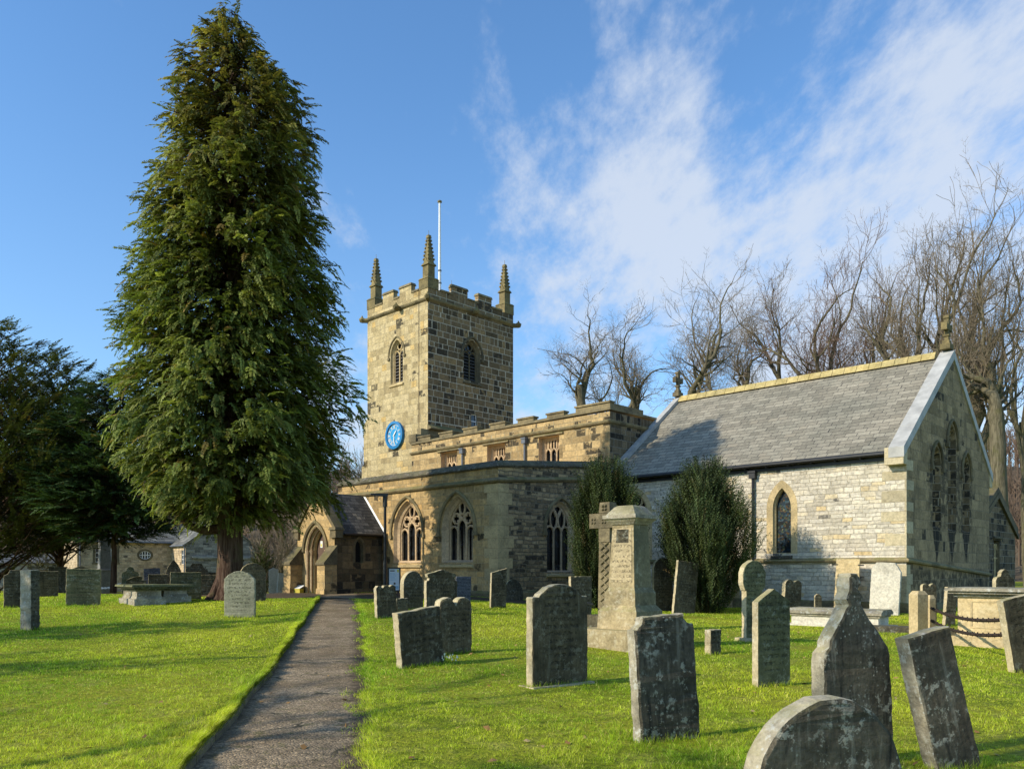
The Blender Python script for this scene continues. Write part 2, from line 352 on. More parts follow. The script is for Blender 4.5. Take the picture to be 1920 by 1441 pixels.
M_blue2=flat('clock_dial_blue',(.012,.27,.55),.45,.4,0,.06,3)
M_gold=flat('gilt',(.85,.80,.66),.4,.5,.0,.05)
def glassmat(name, cols, sc=9., rough=.12, spec=.6):
    T=NT(name); uv=T.co('UV'); vo=T.n('ShaderNodeTexVoronoi',voronoi_dimensions='2D'); T.put(vo.inputs['Vector'],uv); vo.inputs['Scale'].default_value=sc
    f,_=T.white(T.sep(vo.outputs['Color'])[0],T.sep(vo.outputs['Color'])[1])
    c=T.ramp(f,cols,'CONSTANT')
    ve=T.n('ShaderNodeTexVoronoi',voronoi_dimensions='2D',feature='DISTANCE_TO_EDGE'); T.put(ve.inputs['Vector'],uv); ve.inputs['Scale'].default_value=sc
    c=T.mix(T.sstep(ve.outputs['Distance'],.06,.02),c,(.006,.006,.006))
    return T.finish(c,rough,f,.25,.02,spec)
M_glass=glassmat('leaded_glass',[(0,(.008,.009,.011)),(.5,(.014,.016,.02)),(.8,(.02,.024,.03))],6.)
M_stain=glassmat('stained_glass',[(0,(.01,.02,.028)),(.3,(.015,.035,.05)),(.5,(.012,.015,.014)),(.68,(.04,.06,.035)),(.8,(.07,.045,.018)),(.9,(.03,.07,.09)),(.96,(.14,.13,.07))],13.,.35,.3)
M_pane=flat('window_pane',(.03,.035,.045),.1,.6)

# ================================================================== church helpers (church frame: x east, y north, z up)
def arch(w, sill, spring, rise, cx=0., inset=0., n=10, base=True):
    R=(rise*rise+(w/2)**2)/w; k=inset; R2=R-k; a=R-w/2
    t1=math.acos(max(-1,min(1,a/R2)))
    rt=[(cx-a+R2*cos(t1*i/n), spring+R2*sin(t1*i/n)) for i in range(n+1)]
    lf=[(2*cx-p[0],p[1]) for p in reversed(rt[:-1])]
    pts=rt+lf
    if base: return [(cx-w/2+k, sill+k*.5),(cx+w/2-k, sill+k*.5)]+pts
    return pts
class Fr:
    """wall frame: origin O, U along the wall, N outward"""
    def __init__(s,O,U,N): s.O=Vector(O); s.U=Vector(U); s.N=Vector(N); s.V=Vector((0,0,1))
    def p(s,u,v,d=0.): return s.O+s.U*u+s.V*v+s.N*d
    def t(s): return (s.O,s.U,s.V,s.N)
def panel(mb, fr, outer, holes, mat=0, d=0.):
    loops=[outer]+holes; pts=[q for l in loops for q in l]
    tri=tessellate_polygon([[Vector((a,b,0)) for a,b in l] for l in loops])
    mb.add([fr.p(a,b,d) for a,b in pts],[t for t in tri],mat)
def ringstrip(mb, fr, A, dA, B, dB, mat=0):
    n=len(A); mb.add([fr.p(*q,dA) for q in A]+[fr.p(*q,dB) for q in B],[(i,(i+1)%n,n+(i+1)%n,n+i) for i in range(n)],mat)
def bars(mb, fr, lines, r, d, n=6, mat=0):
    for ln in lines: mb.tube([fr.p(a,b,d) for a,b in ln],r,n,mat)
def pointed(cx,w,z,rise,n=6): return arch(w,z,z,rise,cx,0,n,False)
def circ(cx,cz,r,n=14,ry=None): return [(cx+r*cos(2*PI*i/n),cz+(ry or r)*sin(2*PI*i/n)) for i in range(n+1)]
def vesica(cx,cz,w,h,n=6):
    a=[(cx+w/2*cos(PI*(i/n-.5)), cz+h/2*sin(PI*(i/n-.5))) for i in range(n+1)]
    return [(cx,cz-h/2)]+a[1:-1]+[(cx,cz+h/2)]+[(2*cx-p[0],p[1]) for p in reversed(a[1:-1])]+[(cx,cz-h/2)]
def window(parent, fr, cx, sill, spring, rise, w, style, name='window', glass=None, surround=M_dressp, trac=None, hood=M_string, splay=.14, deep=.30, sillm=M_dress, hoodr=.075, band=.0):
    """opening with splayed stone surround, glass, tracery, hood mould and sill"""
    glass=glass or M_glass; trac=trac or surround
    A=arch(w,sill,spring,rise,cx,0); B=arch(w,sill,spring,rise,cx,splay)
    A1=arch(w,sill,spring,rise,cx,splay*.45)
    mb=MB(); ringstrip(mb,fr,A,0,A1,-deep*.3); ringstrip(mb,fr,A1,-deep*.3,B,-deep*.45); ringstrip(mb,fr,B,-deep*.45,B,-deep)
    if band:
        C=arch(w,sill,spring,rise,cx,-band); C=[(q[0],max(q[1],sill)) for q in C]
        ringstrip(mb,fr,C,.004,A,.004); ringstrip(mb,fr,C,-.01,C,.004); ringstrip(mb,fr,A,.004,A,-.002)
    win=mb.build(name,surround,parent)
    g=MB(); panel(g,fr,B,[],0,-deep*.85); g.build('glass',glass,win)
    wi=w-2*splay; top=spring+max(b for a,b in B)-spring; s0=sill+splay*.5; dd=-deep*.62; L=[]
    if style=='three':
        m=wi/6; zc=spring+.12
        for sx in (-1,1): L.append([(cx+sx*m,s0),(cx+sx*m,zc)])
        L.append(pointed(cx,2*m,zc,.34))
        for sx in (-1,1): L.append(pointed(cx+sx*2*m,2*m,spring-.12,.3))
        for sx in (-1,1):
            L.append(circ(cx+sx*wi*.235,spring+.50,wi*.14)); 
            for k in range(4):
                t=PI/4+k*PI/2; L.append([(cx+sx*wi*.235+cos(t)*wi*.14,spring+.50+sin(t)*wi*.14),(cx+sx*wi*.235+cos(t)*wi*.075,spring+.50+sin(t)*wi*.075)])
        L.append(vesica(cx,(spring+.62+top-.03)/2+.06,wi*.22,top-spring-.62))
        L.append([(cx,zc+.34),(cx-wi*.12,spring+.72)]); L.append([(cx,zc+.34),(cx+wi*.12,spring+.72)])
    elif style=='ogee':
        m=wi/6
        for sx in (-1,1): L.append([(cx+sx*m,s0),(cx+sx*m,spring-.05)])
        for k in (-1,0,1): L.append(pointed(cx+k*2*m,2*m,spring-.1,.26))
        for sx in (-1,1): L.append(vesica(cx+sx*m,spring+.46,m*1.75,.80))
        L.append(vesica(cx,spring+.92,m*1.7,.72))
    elif style=='two':
        L.append([(cx,s0),(cx,spring+.05)])
        for sx in (-1,1): L.append(pointed(cx+sx*wi/4,wi/2,spring-.05,.36))
        L.append(vesica(cx,(spring+.3+top)/2+.05,wi*.42,(top-spring)*.62))
    if L:
        r=.05 if style!='two' else .055
        if style in('three','ogee'): r=.05
        t=MB(); bars(t,fr,L,r,dd)
        e=arch(w,sill,spring,rise,cx,splay+.02); bars(t,fr,[e[1:]+[e[0]]],.04,dd)
        t.build('tracery',trac,win)
    if style=='two':
        lv=MB(); z=s0+.1
        while z<spring+.25:
            for sx in (-1,1):
                a=cx+sx*wi/4
                lv.add([fr.p(a-wi/4+.04,z+.10,-deep*.80),fr.p(a+wi/4-.04,z+.10,-deep*.80),fr.p(a+wi/4-.04,z-.06,-deep*.52),fr.p(a-wi/4+.04,z-.06,-deep*.52)],[(0,1,2,3)])
            z+=.2
        lv.build('louvres',flat('louvre_slate',(.06,.055,.05),.8),win)
    if hood:
        h=MB(); e=arch(w,sill,spring,rise,cx,-.17,10,False); e=[(e[0][0],spring-.12)]+e+[(e[-1][0],spring-.12)]
        h.tube([fr.p(a,b,.03) for a,b in e],hoodr,6)
        for q in (e[0],e[-1]): h.box(tuple(fr.p(q[0],q[1]-.13,.0)-Vector((.10,.10,0))),tuple(fr.p(q[0],q[1]+.03,.0)+Vector((.10,.10,0))))
        h.build('hood_mould',hood,win)
    if sillm:
        s=MB(); a=w/2+.06
        prof=[(-deep*.9,sill+splay*.45),(.09,sill-.12),(.09,sill-.20),(-.02,sill-.26),(-deep*.9,sill-.26)]
        s.prism([(p[0],p[1]) for p in prof],(fr.p(cx-a,0),fr.N,fr.V,fr.U),2*a); s.build('sill',sillm,win)
    return A
def hole_top(A,lo): return [(a,max(b,lo)) for a,b in A]
def string(mb, pts, prof, mat=0):
    """moulding: closed profile (out,z) swept along an open ground polyline; out is to the right of travel"""
    P=[Vector((p[0],p[1],0)) for p in pts]; Z=[p[2] for p in pts]; n=len(prof); vs=[]
    for i,p in enumerate(P):
        d0=(P[i]-P[i-1]).normalized() if i>0 else None; d1=(P[i+1]-P[i]).normalized() if i<len(P)-1 else None
        d0=d0 or d1; d1=d1 or d0
        o0=Vector((d0.y,-d0.x,0)); o1=Vector((d1.y,-d1.x,0)); o=(o0+o1); o=o/ max(.3,o.length_squared)*2
        for a,b in prof: vs.append(p+o*a+Vector((0,0,Z[i]+b)))
    fs=[(i*n+k,i*n+(k+1)%n,(i+1)*n+(k+1)%n,(i+1)*n+k) for i in range(len(P)-1) for k in range(n)]
    fs+=[tuple(range(n)),tuple(range((len(P)-1)*n,len(P)*n))]
    mb.add(vs,fs,mat)
def quoins(mb, x, y, z0, z1, sx, sy, long=.55, short=.32, h=.32, out=.012):
    """alternating corner stones; the block covers the corner (x,y) and runs into -sx,-sy"""
    z=z0; k=0
    while z<z1-.1:
        hh=h*random.uniform(.85,1.2); hh=min(hh,z1-z)
        a,b=(long,short) if k%2 else (short,long); a*=random.uniform(.9,1.15); b*=random.uniform(.9,1.15)
        xs=sorted((x+sx*out,x-sx*a)); ys=sorted((y+sy*out,y-sy*b))
        mb.box((xs[0],ys[0],z+.006),(xs[1],ys[1],z+hh-.006)); z+=hh; k+=1
def cross(mb, x, y, z, s=1., ax='y'):
    def B(a0,b0,a1,b1,t):
        if ax=='y': mb.box((x-t,y+a0*s,z+b0*s),(x+t,y+a1*s,z+b1*s))
        else: mb.box((x+a0*s,y-t,z+b0*s),(x+a1*s,y+t,z+b1*s))
    B(-.26,-.05,.26,.18,.2*s); B(-.16,.18,.16,.34,.14*s); B(-.09,.34,.09,.95,.085*s)
    B(-.14,.52,.14,.62,.12*s)
    B(-.36,.80,.36,1.04,.1*s); B(-.40,.76,-.28,1.08,.115*s); B(.28,.76,.40,1.08,.115*s); B(-.11,1.04,.11,1.34,.095*s); B(-.15,1.30,.15,1.42,.115*s)

# ================================================================== the church
RZ=math.atan2(-.695,.719)
CH=thing('church','stone parish church with square pinnacled clock tower, porch and slate roofed chancel','church',(13.8,28.0,0),RZ)
LC,WC,EV,RG=12.9,10.9,5.85,10.0           # chancel length, width, eaves, ridge
Sx=lambda x,y:Fr((x,y,0),(1,0,0),(0,-1,0)) # south-facing wall frame with u = x offset
Ex=lambda x,y:Fr((x,y,0),(0,1,0),(1,0,0))  # east-facing wall frame with u = y offset
# ---- chancel
mb=MB(); fs=Sx(0,0); fe=Ex(0,0)
W_st=arch(.74,2.18,3.95,.78,-4.57); W_w=arch(1.3,2.0,4.0,1.0,-11.45); D_p=arch(1.1,.12,1.75,.5,-7.15)
panel(mb,fs,[(-LC,-.6),(0,-.6),(0,EV),(-LC,EV)],[W_st,W_w,D_p],0)
H=[arch(1.0,3.15,5.55,.7,3.4),arch(1.05,3.1,6.6,.72,5.35),arch(1.0,3.1,5.55,.7,7.3)]
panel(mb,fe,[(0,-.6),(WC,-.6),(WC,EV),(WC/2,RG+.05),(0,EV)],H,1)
fn=Fr((0,WC,0),(-1,0,0),(0,1,0)); panel(mb,fn,[(0,-.6),(LC,-.6),(LC,EV),(0,EV)],[],0)
fw=Fr((-LC,WC,0),(0,-1,0),(-1,0,0)); panel(mb,fw,[(0,-.6),(WC,-.6),(WC,EV),(WC/2,RG),(0,EV)],[],0)
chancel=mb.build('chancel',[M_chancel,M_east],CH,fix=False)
window(CH,fs,-4.57,2.18,3.95,.78,.74,'lancet',glass=M_stain,surround=M_dress,hood=None,splay=.06,deep=.28,sillm=M_cope,band=.26)
window(CH,fs,-11.45,2.0,4.0,1.0,1.3,'two',surround=M_dress,hood=None,splay=.1,band=.22)
for (yc,zs,zp,ri,w) in ((3.4,3.15,5.55,.7,1.0),(5.35,3.1,6.6,.72,1.05),(7.3,3.1,5.55,.7,1.0)):
    window(CH,fe,yc,zs,zp,ri,w,'lancet',surround=M_vestry,hood=M_dressd,hoodr=.06,splay=.26,deep=.55,sillm=None)
# priest's door
d=MB(); A=D_p; B=arch(1.1,.12,1.75,.5,-7.15,.08); ringstrip(d,fs,A,0,B,-.12); ringstrip(d,fs,B,-.12,B,-.22)
C=arch(1.1,.12,1.75,.5,-7.15,-.24); C=[(q[0],max(q[1],.0)) for q in C]; ringstrip(d,fs,C,.006,A,.006); ringstrip(d,fs,C,-.01,C,.006)
dd=d.build('door',M_dress,CH); e=MB()
pl=arch(1.1,.12,1.75,.5,-7.15,.08); panel(e,fs,pl,[],0,-.2)
for k in range(6): e.box((-7.15-.44+k*.15,.186,.15),(-7.15-.44+k*.15+.13,.20,1.9))
e.build('door_leaf',M_wood,dd)
q=MB(); quoins(q,0,0,-.3,1.78,1,-1,.6,.4); quoins(q,0,0,1.98,EV-.1,1,-1,.75,.05,.36); q.build('quoins',M_dressl,chancel)
b=MB(); b.box((-6.9-.2,-.10,-.4),(-6.9+.2,.02,4.9)); b.box((-6.9-.26,-.16,-.4),(-6.9+.26,.02,1.7)); b.build('pilaster',M_dressp,chancel)
pl=MB(); string(pl,[(-LC,0,1.86),(0,0,1.86),(0,WC,1.30)],[(0,-.05),(.10,-.03),(.13,.03),(.10,.07),(0,.13)]); pl.build('plinth_course',M_string,chancel)
bp=MB(); string(bp,[(-LC,0,-.6),(0,0,-.6),(0,WC,-.9)],[(-.02,0),(.07,0),(.07,.95),(.0,1.0),(-.02,1.0)]); bp.build('footing',M_string,chancel)
# roof: two slopes with a little overhang
OH=.28; sl=(RG-EV)/(WC/2)
def slope(x0,x1,y0,z0,y1,z1,mats,name,parent,th=.07):
    m=MB(); m.add([(x0,y0,z0),(x1,y0,z0),(x1,y1,z1),(x0,y1,z1),(x0,y0,z0-th),(x1,y0,z0-th),(x1,y1,z1-th),(x0,y1,z1-th)],
        [(0,1,2,3),(7,6,5,4),(0,4,5,1),(1,5,6,2),(2,6,7,3),(3,7,4,0)]); return m.build(name,mats,parent)
rf=slope(-LC+.1,-.30,-OH,EV-OH*sl+.12,WC/2,RG+.12,M_slate,'roof',CH)
slope(-LC+.1,-.30,WC+OH,EV-OH*sl+.12,WC/2,RG+.12,M_slate,'north_slope',rf)
rd=MB(); 
x=-LC+.35
while x<-.75:
    L=.52; 
    rd.add([(x,WC/2-.26,RG+.02),(x+L-.02,WC/2-.26,RG+.02),(x+L-.02,WC/2-.06,RG+.33),(x,WC/2-.06,RG+.33),(x,WC/2+.06,RG+.33),(x+L-.02,WC/2+.06,RG+.33),(x,WC/2+.26,RG+.02),(x+L-.02,WC/2+.26,RG+.02)],
        [(0,1,2,3),(3,2,5,4),(4,5,7,6),(0,3,4,6),(1,7,5,2)]); x+=L
rd.build('ridge',M_ridge,rf)
def verge(x0,x1,lift,name,mats,y0=-.42,nseg=5):
    v=MB(); z=lambda y:EV+sl*y+lift
    for s in (0,1):
        for i in range(nseg):
            a=y0+(WC/2-y0)*i/nseg; b_=y0+(WC/2-y0)*(i+1)/nseg-.012
            ya,yb=(a,b_) if s==0 else (WC-a,WC-b_)
            za,zb=z(a),z(b_); o=.006*(i%2)
            v.add([(x0,ya,za+o),(x1,ya,za+o),(x1,yb,zb+o),(x0,yb,zb+o),(x0,ya,za-.36),(x1,ya,za-.36),(x1,yb,zb-.36),(x0,yb,zb-.36)],[(0,1,2,3),(7,6,5,4),(0,4,5,1),(1,5,6,2),(2,6,7,3),(3,7,4,0)])
    return v.build(name,mats,CH)
verge(-.46,.06,.30,'gable_coping',M_lead)
verge(-LC+.03,-LC+.34,.32,'gable_coping',M_lead)
k=MB(); k.box((-.60,-.40,EV-.62),(.035,.0,EV-.02)); k.build('kneeler',M_dressl,CH)
k=MB(); k.box((-.60,WC,EV-.62),(.035,WC+.4,EV-.02)); k.build('kneeler',M_dressl,CH)
t=MB(); cross(t,-.22,WC/2,RG+.40,.92); t.build('gable_cross',M_pinn,CH)
t=MB(); cross(t,-LC+.19,WC/2,RG+.38,.85); t.build('gable_cross',M_dressd,CH)
g=MB(); gz0=EV-OH*sl+.02
g.tube([(-LC+.1,-OH-.05,gz0),(-.62,-OH-.05,gz0)],.085,8); g.box((-LC+.1,-.06,EV-.42),(-.62,-.003,EV-.26)); 
xx=-LC+.6
while xx<-.7: g.box((xx,-OH-.03,gz0-.12),(xx+.03,-.02,gz0-.06)); xx+=.9
g.build('gutter',M_iron,CH)
def drain(x,y,z0,z1,m,hop=True,off=.1,n=10):
    p=MB(); p.tube([(x,y-off,z0),(x,y-off,z1)],.055,n)
    z=z0+.5
    while z<z1-.2: p.tube([(x,y-off,z),(x,y-off,z+.07)],.072,n); z+=1.35
    o=p.build('drainpipe',m,CH,smooth=False)
    if hop:
        h=MB(); h.box((x-.13,y-off-.12,z1-.02),(x+.13,y-.01,z1+.20)); h.box((x-.16,y-off-.15,z1+.20),(x+.16,y-.01,z1+.27)); h.build('hopper',m,o)
drain(-5.73,0,.0,5.2,M_iron)
# ---- nave with clerestory
NX0,NX1=-27.4,-LC; NT_=8.85
mb=MB(); fnv=Sx(0,0)
holes=[]; CW=[-LC-3.76,-LC-7.46,-LC-11.2]
for c in CW: holes.append([(c-.68,6.35),(c+.68,6.35),(c+.68,8.12),(c-.68,8.12)])
panel(mb,fnv,[(NX0,4.5),(NX1,4.5),(NX1,NT_),(NX0,NT_)],holes)
panel(mb,Ex(NX1,0),[(0,0),(WC,0),(WC,NT_),(0,NT_)],[],1)
panel(mb,Fr((NX0,WC,0),(0,-1,0),(-1,0,0)),[(0,0),(WC,0),(WC,NT_),(0,NT_)],[])
panel(mb,Fr((NX1,WC,0),(-1,0,0),(0,1,0)),[(0,0),(NX1-NX0,0),(NX1-NX0,NT_),(0,NT_)],[])
mb.add([(NX0,0,8.45),(NX1,0,8.45),(NX1,WC,8.45),(NX0,WC,8.45)],[(0,1,2,3)],0)
nave=mb.build('nave',[M_nave,M_vestry],CH,fix=False)
cp=MB(); string(cp,[(NX0-.05,0,NT_),(NX1,0,NT_+.08),(NX1,WC,NT_+.08)],[(-.28,0),(.07,0),(.07,.10),(-.10,.17),(-.28,.12)]); 
for i,xx in enumerate((-26.2,-24.3,-22.3,-20.2,-18.2,-16.2)): cp.box((xx-.55,-.05,NT_+.13),(xx+.55,.26,NT_+.34)); cp.box((xx-.6,-.1,NT_+.33),(xx+.6,.3,NT_+.41))
cp.box((NX1-2.0,-.06,NT_+.15),(NX1+.05,.26,NT_+.42)); cp.box((NX1-2.05,-.12,NT_+.41),(NX1+.1,.3,NT_+.49)); cp.box((NX1-.26,.27,NT_+.16),(NX1+.05,2.6,NT_+.40))
cp.box((NX0-.3,.02,NT_+.16),(NX0+.35,1.2,NT_+.62)); cp.box((NX0-.25,.62,NT_+.62),(NX0+.1,1.2,NT_+1.05))
cp.build('parapet',M_string,nave)
st=MB(); string(st,[(NX0-.02,0,8.30),(NX1,0,8.36),(NX1,WC,8.36)],[(0,-.08),(.10,-.02),(.14,.06),(.12,.10),(0,.14)]); st.build('string_course',M_string,nave)
for c in CW:
    w=MB(); A=[(c-.68,6.35),(c+.68,6.35),(c+.68,8.12),(c-.68,8.12)]; B=[(c-.55,6.35),(c+.55,6.35),(c+.55,8.0),(c-.55,8.0)]
    ringstrip(w,fnv,A,0,A,-.28); ringstrip(w,fnv,A,-.28,B,-.32); ringstrip(w,fnv,B,-.32,B,-.55)
    wo=w.build('clerestory_window',M_dressp,CH); gl=MB(); panel(gl,fnv,B,[],0,-.5); gl.build('glass',M_glass,wo)
    t=MB(); L=[[(c+sx*.185,6.35),(c+sx*.185,7.55)] for sx in (-1,1)]
    for kx in (-1,0,1): L.append(pointed(c+kx*.37,.37,7.3,.28)); L.append([(c+kx*.37,7.58),(c+kx*.37,8.0)])
    L+= [[(c+sx*.185,7.5),(c+sx*.185,8.0)] for sx in (-1,1)]+[[(c-.55,8.0),(c+.55,8.0)],[(c-.55,6.35),(c-.55,8.0)],[(c+.55,6.35),(c+.55,8.0)]]
    bars(t,fnv,L,.045,-.40)
    for kx in (-1,1):   # solid spandrels above the light heads
        panel(t,fnv,[(c+kx*.37-.17,7.58),(c+kx*.37,7.70),(c+kx*.37+.17,7.58),(c+kx*.37+.17,7.97),(c+kx*.37-.17,7.97)],[],0,-.44)
    t.build('tracery',M_dressp,wo)
    lb=MB(); string(lb,[(c-.95,0,8.14),(c+.95,0,8.14)],[(0,0),(.09,.02),(.09,.08),(0,.13)]); lb.build('hood_mould',M_string,wo)
drain(-LC-5.31,0,5.9,7.95,M_pipe); drain(-LC-9.99,0,5.9,7.9,M_pipe)
# ---- aisle
AX1=-LC; AX0=-LC-11.2; AY=-7.3; AT=5.62
mb=MB(); fa=Sx(0,AY); fae=Ex(AX1,0)
HW=[arch(1.95,1.85,3.2,1.42,AX1-2.43),arch(1.95,1.85,3.2,1.42,AX1-5.76)]
panel(mb,fa,[(AX0,-.6),(AX1,-.6),(AX1,AT),(AX0,AT)],HW,0)
HE=arch(1.8,1.45,3.25,1.22,AY+3.82)
panel(mb,fae,[(AY,-.6),(0,-.6),(0,AT+.62),(AY,AT)],[HE],1)
panel(mb,Fr((AX0,0,0),(0,-1,0),(-1,0,0)),[(0,-.6),(-AY,-.6),(-AY,AT),(0,AT+.6)],[],0)
mb.add([(AX0,AY+.3,5.3),(AX1,AY+.3,5.3),(AX1,0,5.75),(AX0,0,5.75)],[(0,1,2,3)],0)
aisle=mb.build('aisle',[M_aisle,M_rubble],CH,fix=False)
c=MB(); string(c,[(AX0,AY,AT),(AX1,AY,AT),(AX1,-.02,AT+.62)],[(-.32,-.02),(.06,-.02),(.10,.04),(.04,.12),(-.16,.30),(-.32,.24)]); c.build('parapet_coping',M_cope,aisle)
c=MB(); string(c,[(AX0,AY,5.02),(AX1,AY,5.02),(AX1,-.02,5.62)],[(0,-.02),(.09,0),(.14,.07),(.10,.13),(0,.20)]); c.build('string_course',M_string,aisle)
for cx in (AX1-2.43,AX1-5.76): window(CH,fa,cx,1.85,3.2,1.42,1.95,'three',splay=.2,deep=.5)
window(CH,fae,AY+3.82,1.45,3.25,1.22,1.8,'ogee',splay=.13,deep=.34,band=.0)
q=MB(); quoins(q,AX1,AY,-.4,4.98,1,-1,.85,.55,.46); q.build('quoins',M_dress,aisle)
c=MB(); string(c,[(AX0,AY,-.4),(AX1,AY,-.4),(AX1,0,-.4)],[(-.02,0),(.10,0),(.10,1.0),(0,1.1),(-.02,1.1)]); c.build('footing',M_string,aisle)
# ---- tower
TX0,TX1,TY0,TY1=-33.5,-27.4,1.24,8.6; TC=17.75; TP=18.42
mb=MB(); ft=Sx(0,TY0); fte=Ex(TX1,0)
BS=arch(1.25,13.2,14.95,.95,-27.4-3.02); BE=arch(1.45,13.4,15.0,1.0,TY0+3.62)
panel(mb,ft,[(TX0,0),(TX1,0),(TX1,TP),(TX0,TP)],[BS],0)
SWn=[(TY0+3.55,10.45),(TY0+4.05,10.45),(TY0+4.05,11.35),(TY0+3.55,11.35)]
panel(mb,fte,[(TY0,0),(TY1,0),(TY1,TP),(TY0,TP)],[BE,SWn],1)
panel(mb,Fr((TX0,TY1,0),(0,-1,0),(-1,0,0)),[(0,0),(TY1-TY0,0),(TY1-TY0,TP),(0,TP)],[],0)
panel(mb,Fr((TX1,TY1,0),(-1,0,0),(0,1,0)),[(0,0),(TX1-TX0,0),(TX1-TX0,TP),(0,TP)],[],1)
mb.add([(TX0,TY0,TC),(TX1,TY0,TC),(TX1,TY1,TC),(TX0,TY1,TC)],[(0,1,2,3)],0)
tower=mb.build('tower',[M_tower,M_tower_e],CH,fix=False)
window(CH,ft,-27.4-3.02,13.2,14.95,.95,1.25,'two',name='belfry_window',surround=M_dress,hood=M_string,hoodr=.05,splay=.12,deep=.42,sillm=M_dress)
window(CH,fte,TY0+3.62,13.4,15.0,1.0,1.45,'two',name='belfry_window',surround=M_dressd,hood=M_dressd,hoodr=.08,splay=.16,deep=.46,sillm=M_dressd)
w=MB(); ringstrip(w,fte,SWn,0,SWn,-.14); so=w.build('tower_window',M_dressd,CH)
t=MB(); y0,y1=TY0+3.57,TY0+4.03; bars(t,fte,[[(y0,10.47),(y0,11.33)],[(y1,10.47),(y1,11.33)],[(y0,10.47),(y1,10.47)],[(y0,11.33),(y1,11.33)],[(y0,10.9),(y1,10.9)]],.035,-.10,4); t.build('frame',M_white,so)
t=MB(); panel(t,fte,SWn,[],0,-.13); t.build('glass',M_pane,so)
TR=[(TX0,TY0),(TX1,TY0),(TX1,TY1),(TX0,TY1),(TX0,TY0)]
s=MB()
for a,b in zip(TR[:-1],TR[1:]): pass
string(s,[(x,y,TC) for x,y in TR],[(0,-.12),(.12,-.03),(.16,.06),(.05,.14),(0,.16)]); s.build('string_course',M_string,tower)
s=MB(); string(s,[(TX1,TY0-.05,10.0),(TX1,TY1,10.0)],[(0,-.1),(.30,-.05),(.32,.02),(0,.24)]); s.build('string_course',M_string,tower)
s=MB(); s.box((TX1+.015,TY0+.05,9.1),(TX1+.03,TY1,9.88)); s.build('dark_panel',M_dressd,tower)
FS=[(.27,.45),(.55,.74)]; FE=[(.27,.44),(.565,.727)]
def battlement(a0,a1,fixed,axis,ins,fr):
    bt=MB(); L=a1-a0; lo_,hi_=min(fixed,fixed+ins),max(fixed,fixed+ins); mt=1 if axis=='y' else 0
    def bx(p,q_,e,z0,z1,m,t=0.): 
        if axis=='x': bt.box((p,lo_-e,z0),(q_,hi_+e,z1),m,None,t)
        else: bt.box((lo_-e,p,z0),(hi_+e,q_,z1),m,None,t)
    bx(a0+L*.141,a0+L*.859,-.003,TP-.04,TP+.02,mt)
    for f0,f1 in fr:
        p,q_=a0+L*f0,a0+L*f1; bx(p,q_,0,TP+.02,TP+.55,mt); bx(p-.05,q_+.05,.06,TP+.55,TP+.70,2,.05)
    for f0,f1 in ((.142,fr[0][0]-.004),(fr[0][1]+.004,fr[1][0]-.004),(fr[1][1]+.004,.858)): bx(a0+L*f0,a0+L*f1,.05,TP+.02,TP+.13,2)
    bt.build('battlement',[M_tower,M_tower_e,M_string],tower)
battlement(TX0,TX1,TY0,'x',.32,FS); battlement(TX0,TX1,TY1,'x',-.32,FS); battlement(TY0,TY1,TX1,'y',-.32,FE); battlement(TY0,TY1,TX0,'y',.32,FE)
ib=MB(); ib.box((TX0+.33,TY0+.33,TC+.02),(TX1-.33,TY1-.33,TC+.05)); 
for a,b in (((TX0+.01,TY0+.31,TC),(TX1-.01,TY0+.32,TP)),((TX0+.01,TY1-.32,TC),(TX1-.01,TY1-.31,TP)),((TX1-.32,TY0+.33,TC),(TX1-.31,TY1-.33,TP)),((TX0+.31,TY0+.33,TC),(TX0+.32,TY1-.33,TP))): ib.box(a,b)
ib.build('parapet_back',M_tower_e,tower)
def pinnacle(x,y):
    p=MB(); p.box((x-.43,y-.43,TP),(x+.43,y+.43,TP+.60),1); p.box((x-.46,y-.46,TP+.60),(x+.46,y+.46,TP+.70),0,None,.06)
    o=p.build('pinnacle',[M_pinn,M_pinn],CH)
    s=MB(); z=TP+.70
    s.box((x-.26,y-.26,z),(x+.26,y+.26,z+.85)); s.box((x-.34,y-.34,z+.78),(x+.34,y+.34,z+.92),0,None,.06)
    for dx,dy in ((-1,0),(1,0),(0,-1),(0,1)):    # gablets
        px_,py_=x+dx*.27,y+dy*.27; tx,ty=abs(dy)*.24,abs(dx)*.24
        s.add([(px_-tx,py_-ty,z+.86),(px_+tx,py_+ty,z+.86),(px_,py_,z+1.28),(x-tx*.9,y-ty*.9,z+.86),(x+tx*.9,y+ty*.9,z+.86),(x,y,z+1.28)],[(0,1,2),(3,5,4),(0,2,5,3),(1,4,5,2)])
    zt=z+2.52
    s.add([(x-.235,y-.235,z+.9),(x+.235,y-.235,z+.9),(x+.235,y+.235,z+.9),(x-.235,y+.235,z+.9),(x-.07,y-.07,zt),(x+.07,y-.07,zt),(x+.07,y+.07,zt),(x-.07,y+.07,zt)],[(0,1,5,4),(1,2,6,5),(2,3,7,6),(3,0,4,7),(4,5,6,7)])
    for k in range(6):                            # crockets
        f=.12+k*.145; zz=z+.95+f*1.56; r=.235-(.165)*f
        for sx in (-1,1):
            for sy in (-1,1): s.box((x+sx*r-.055,y+sy*r-.055,zz),(x+sx*r+.055,y+sy*r+.055,zz+.11),0,None,.015)
    s.box((x-.13,y-.13,zt-.06),(x+.13,y+.13,zt+.13),0,None,.03); s.tube([(x,y,zt+.1),(x,y,zt+.42)],.012,4)
    s.build('spire',M_pinn,o)
for x,y in ((TX0+.4,TY0+.4),(TX1-.4,TY0+.4),(TX1-.4,TY1-.4),(TX0+.4,TY1-.4)): pinnacle(x,y)
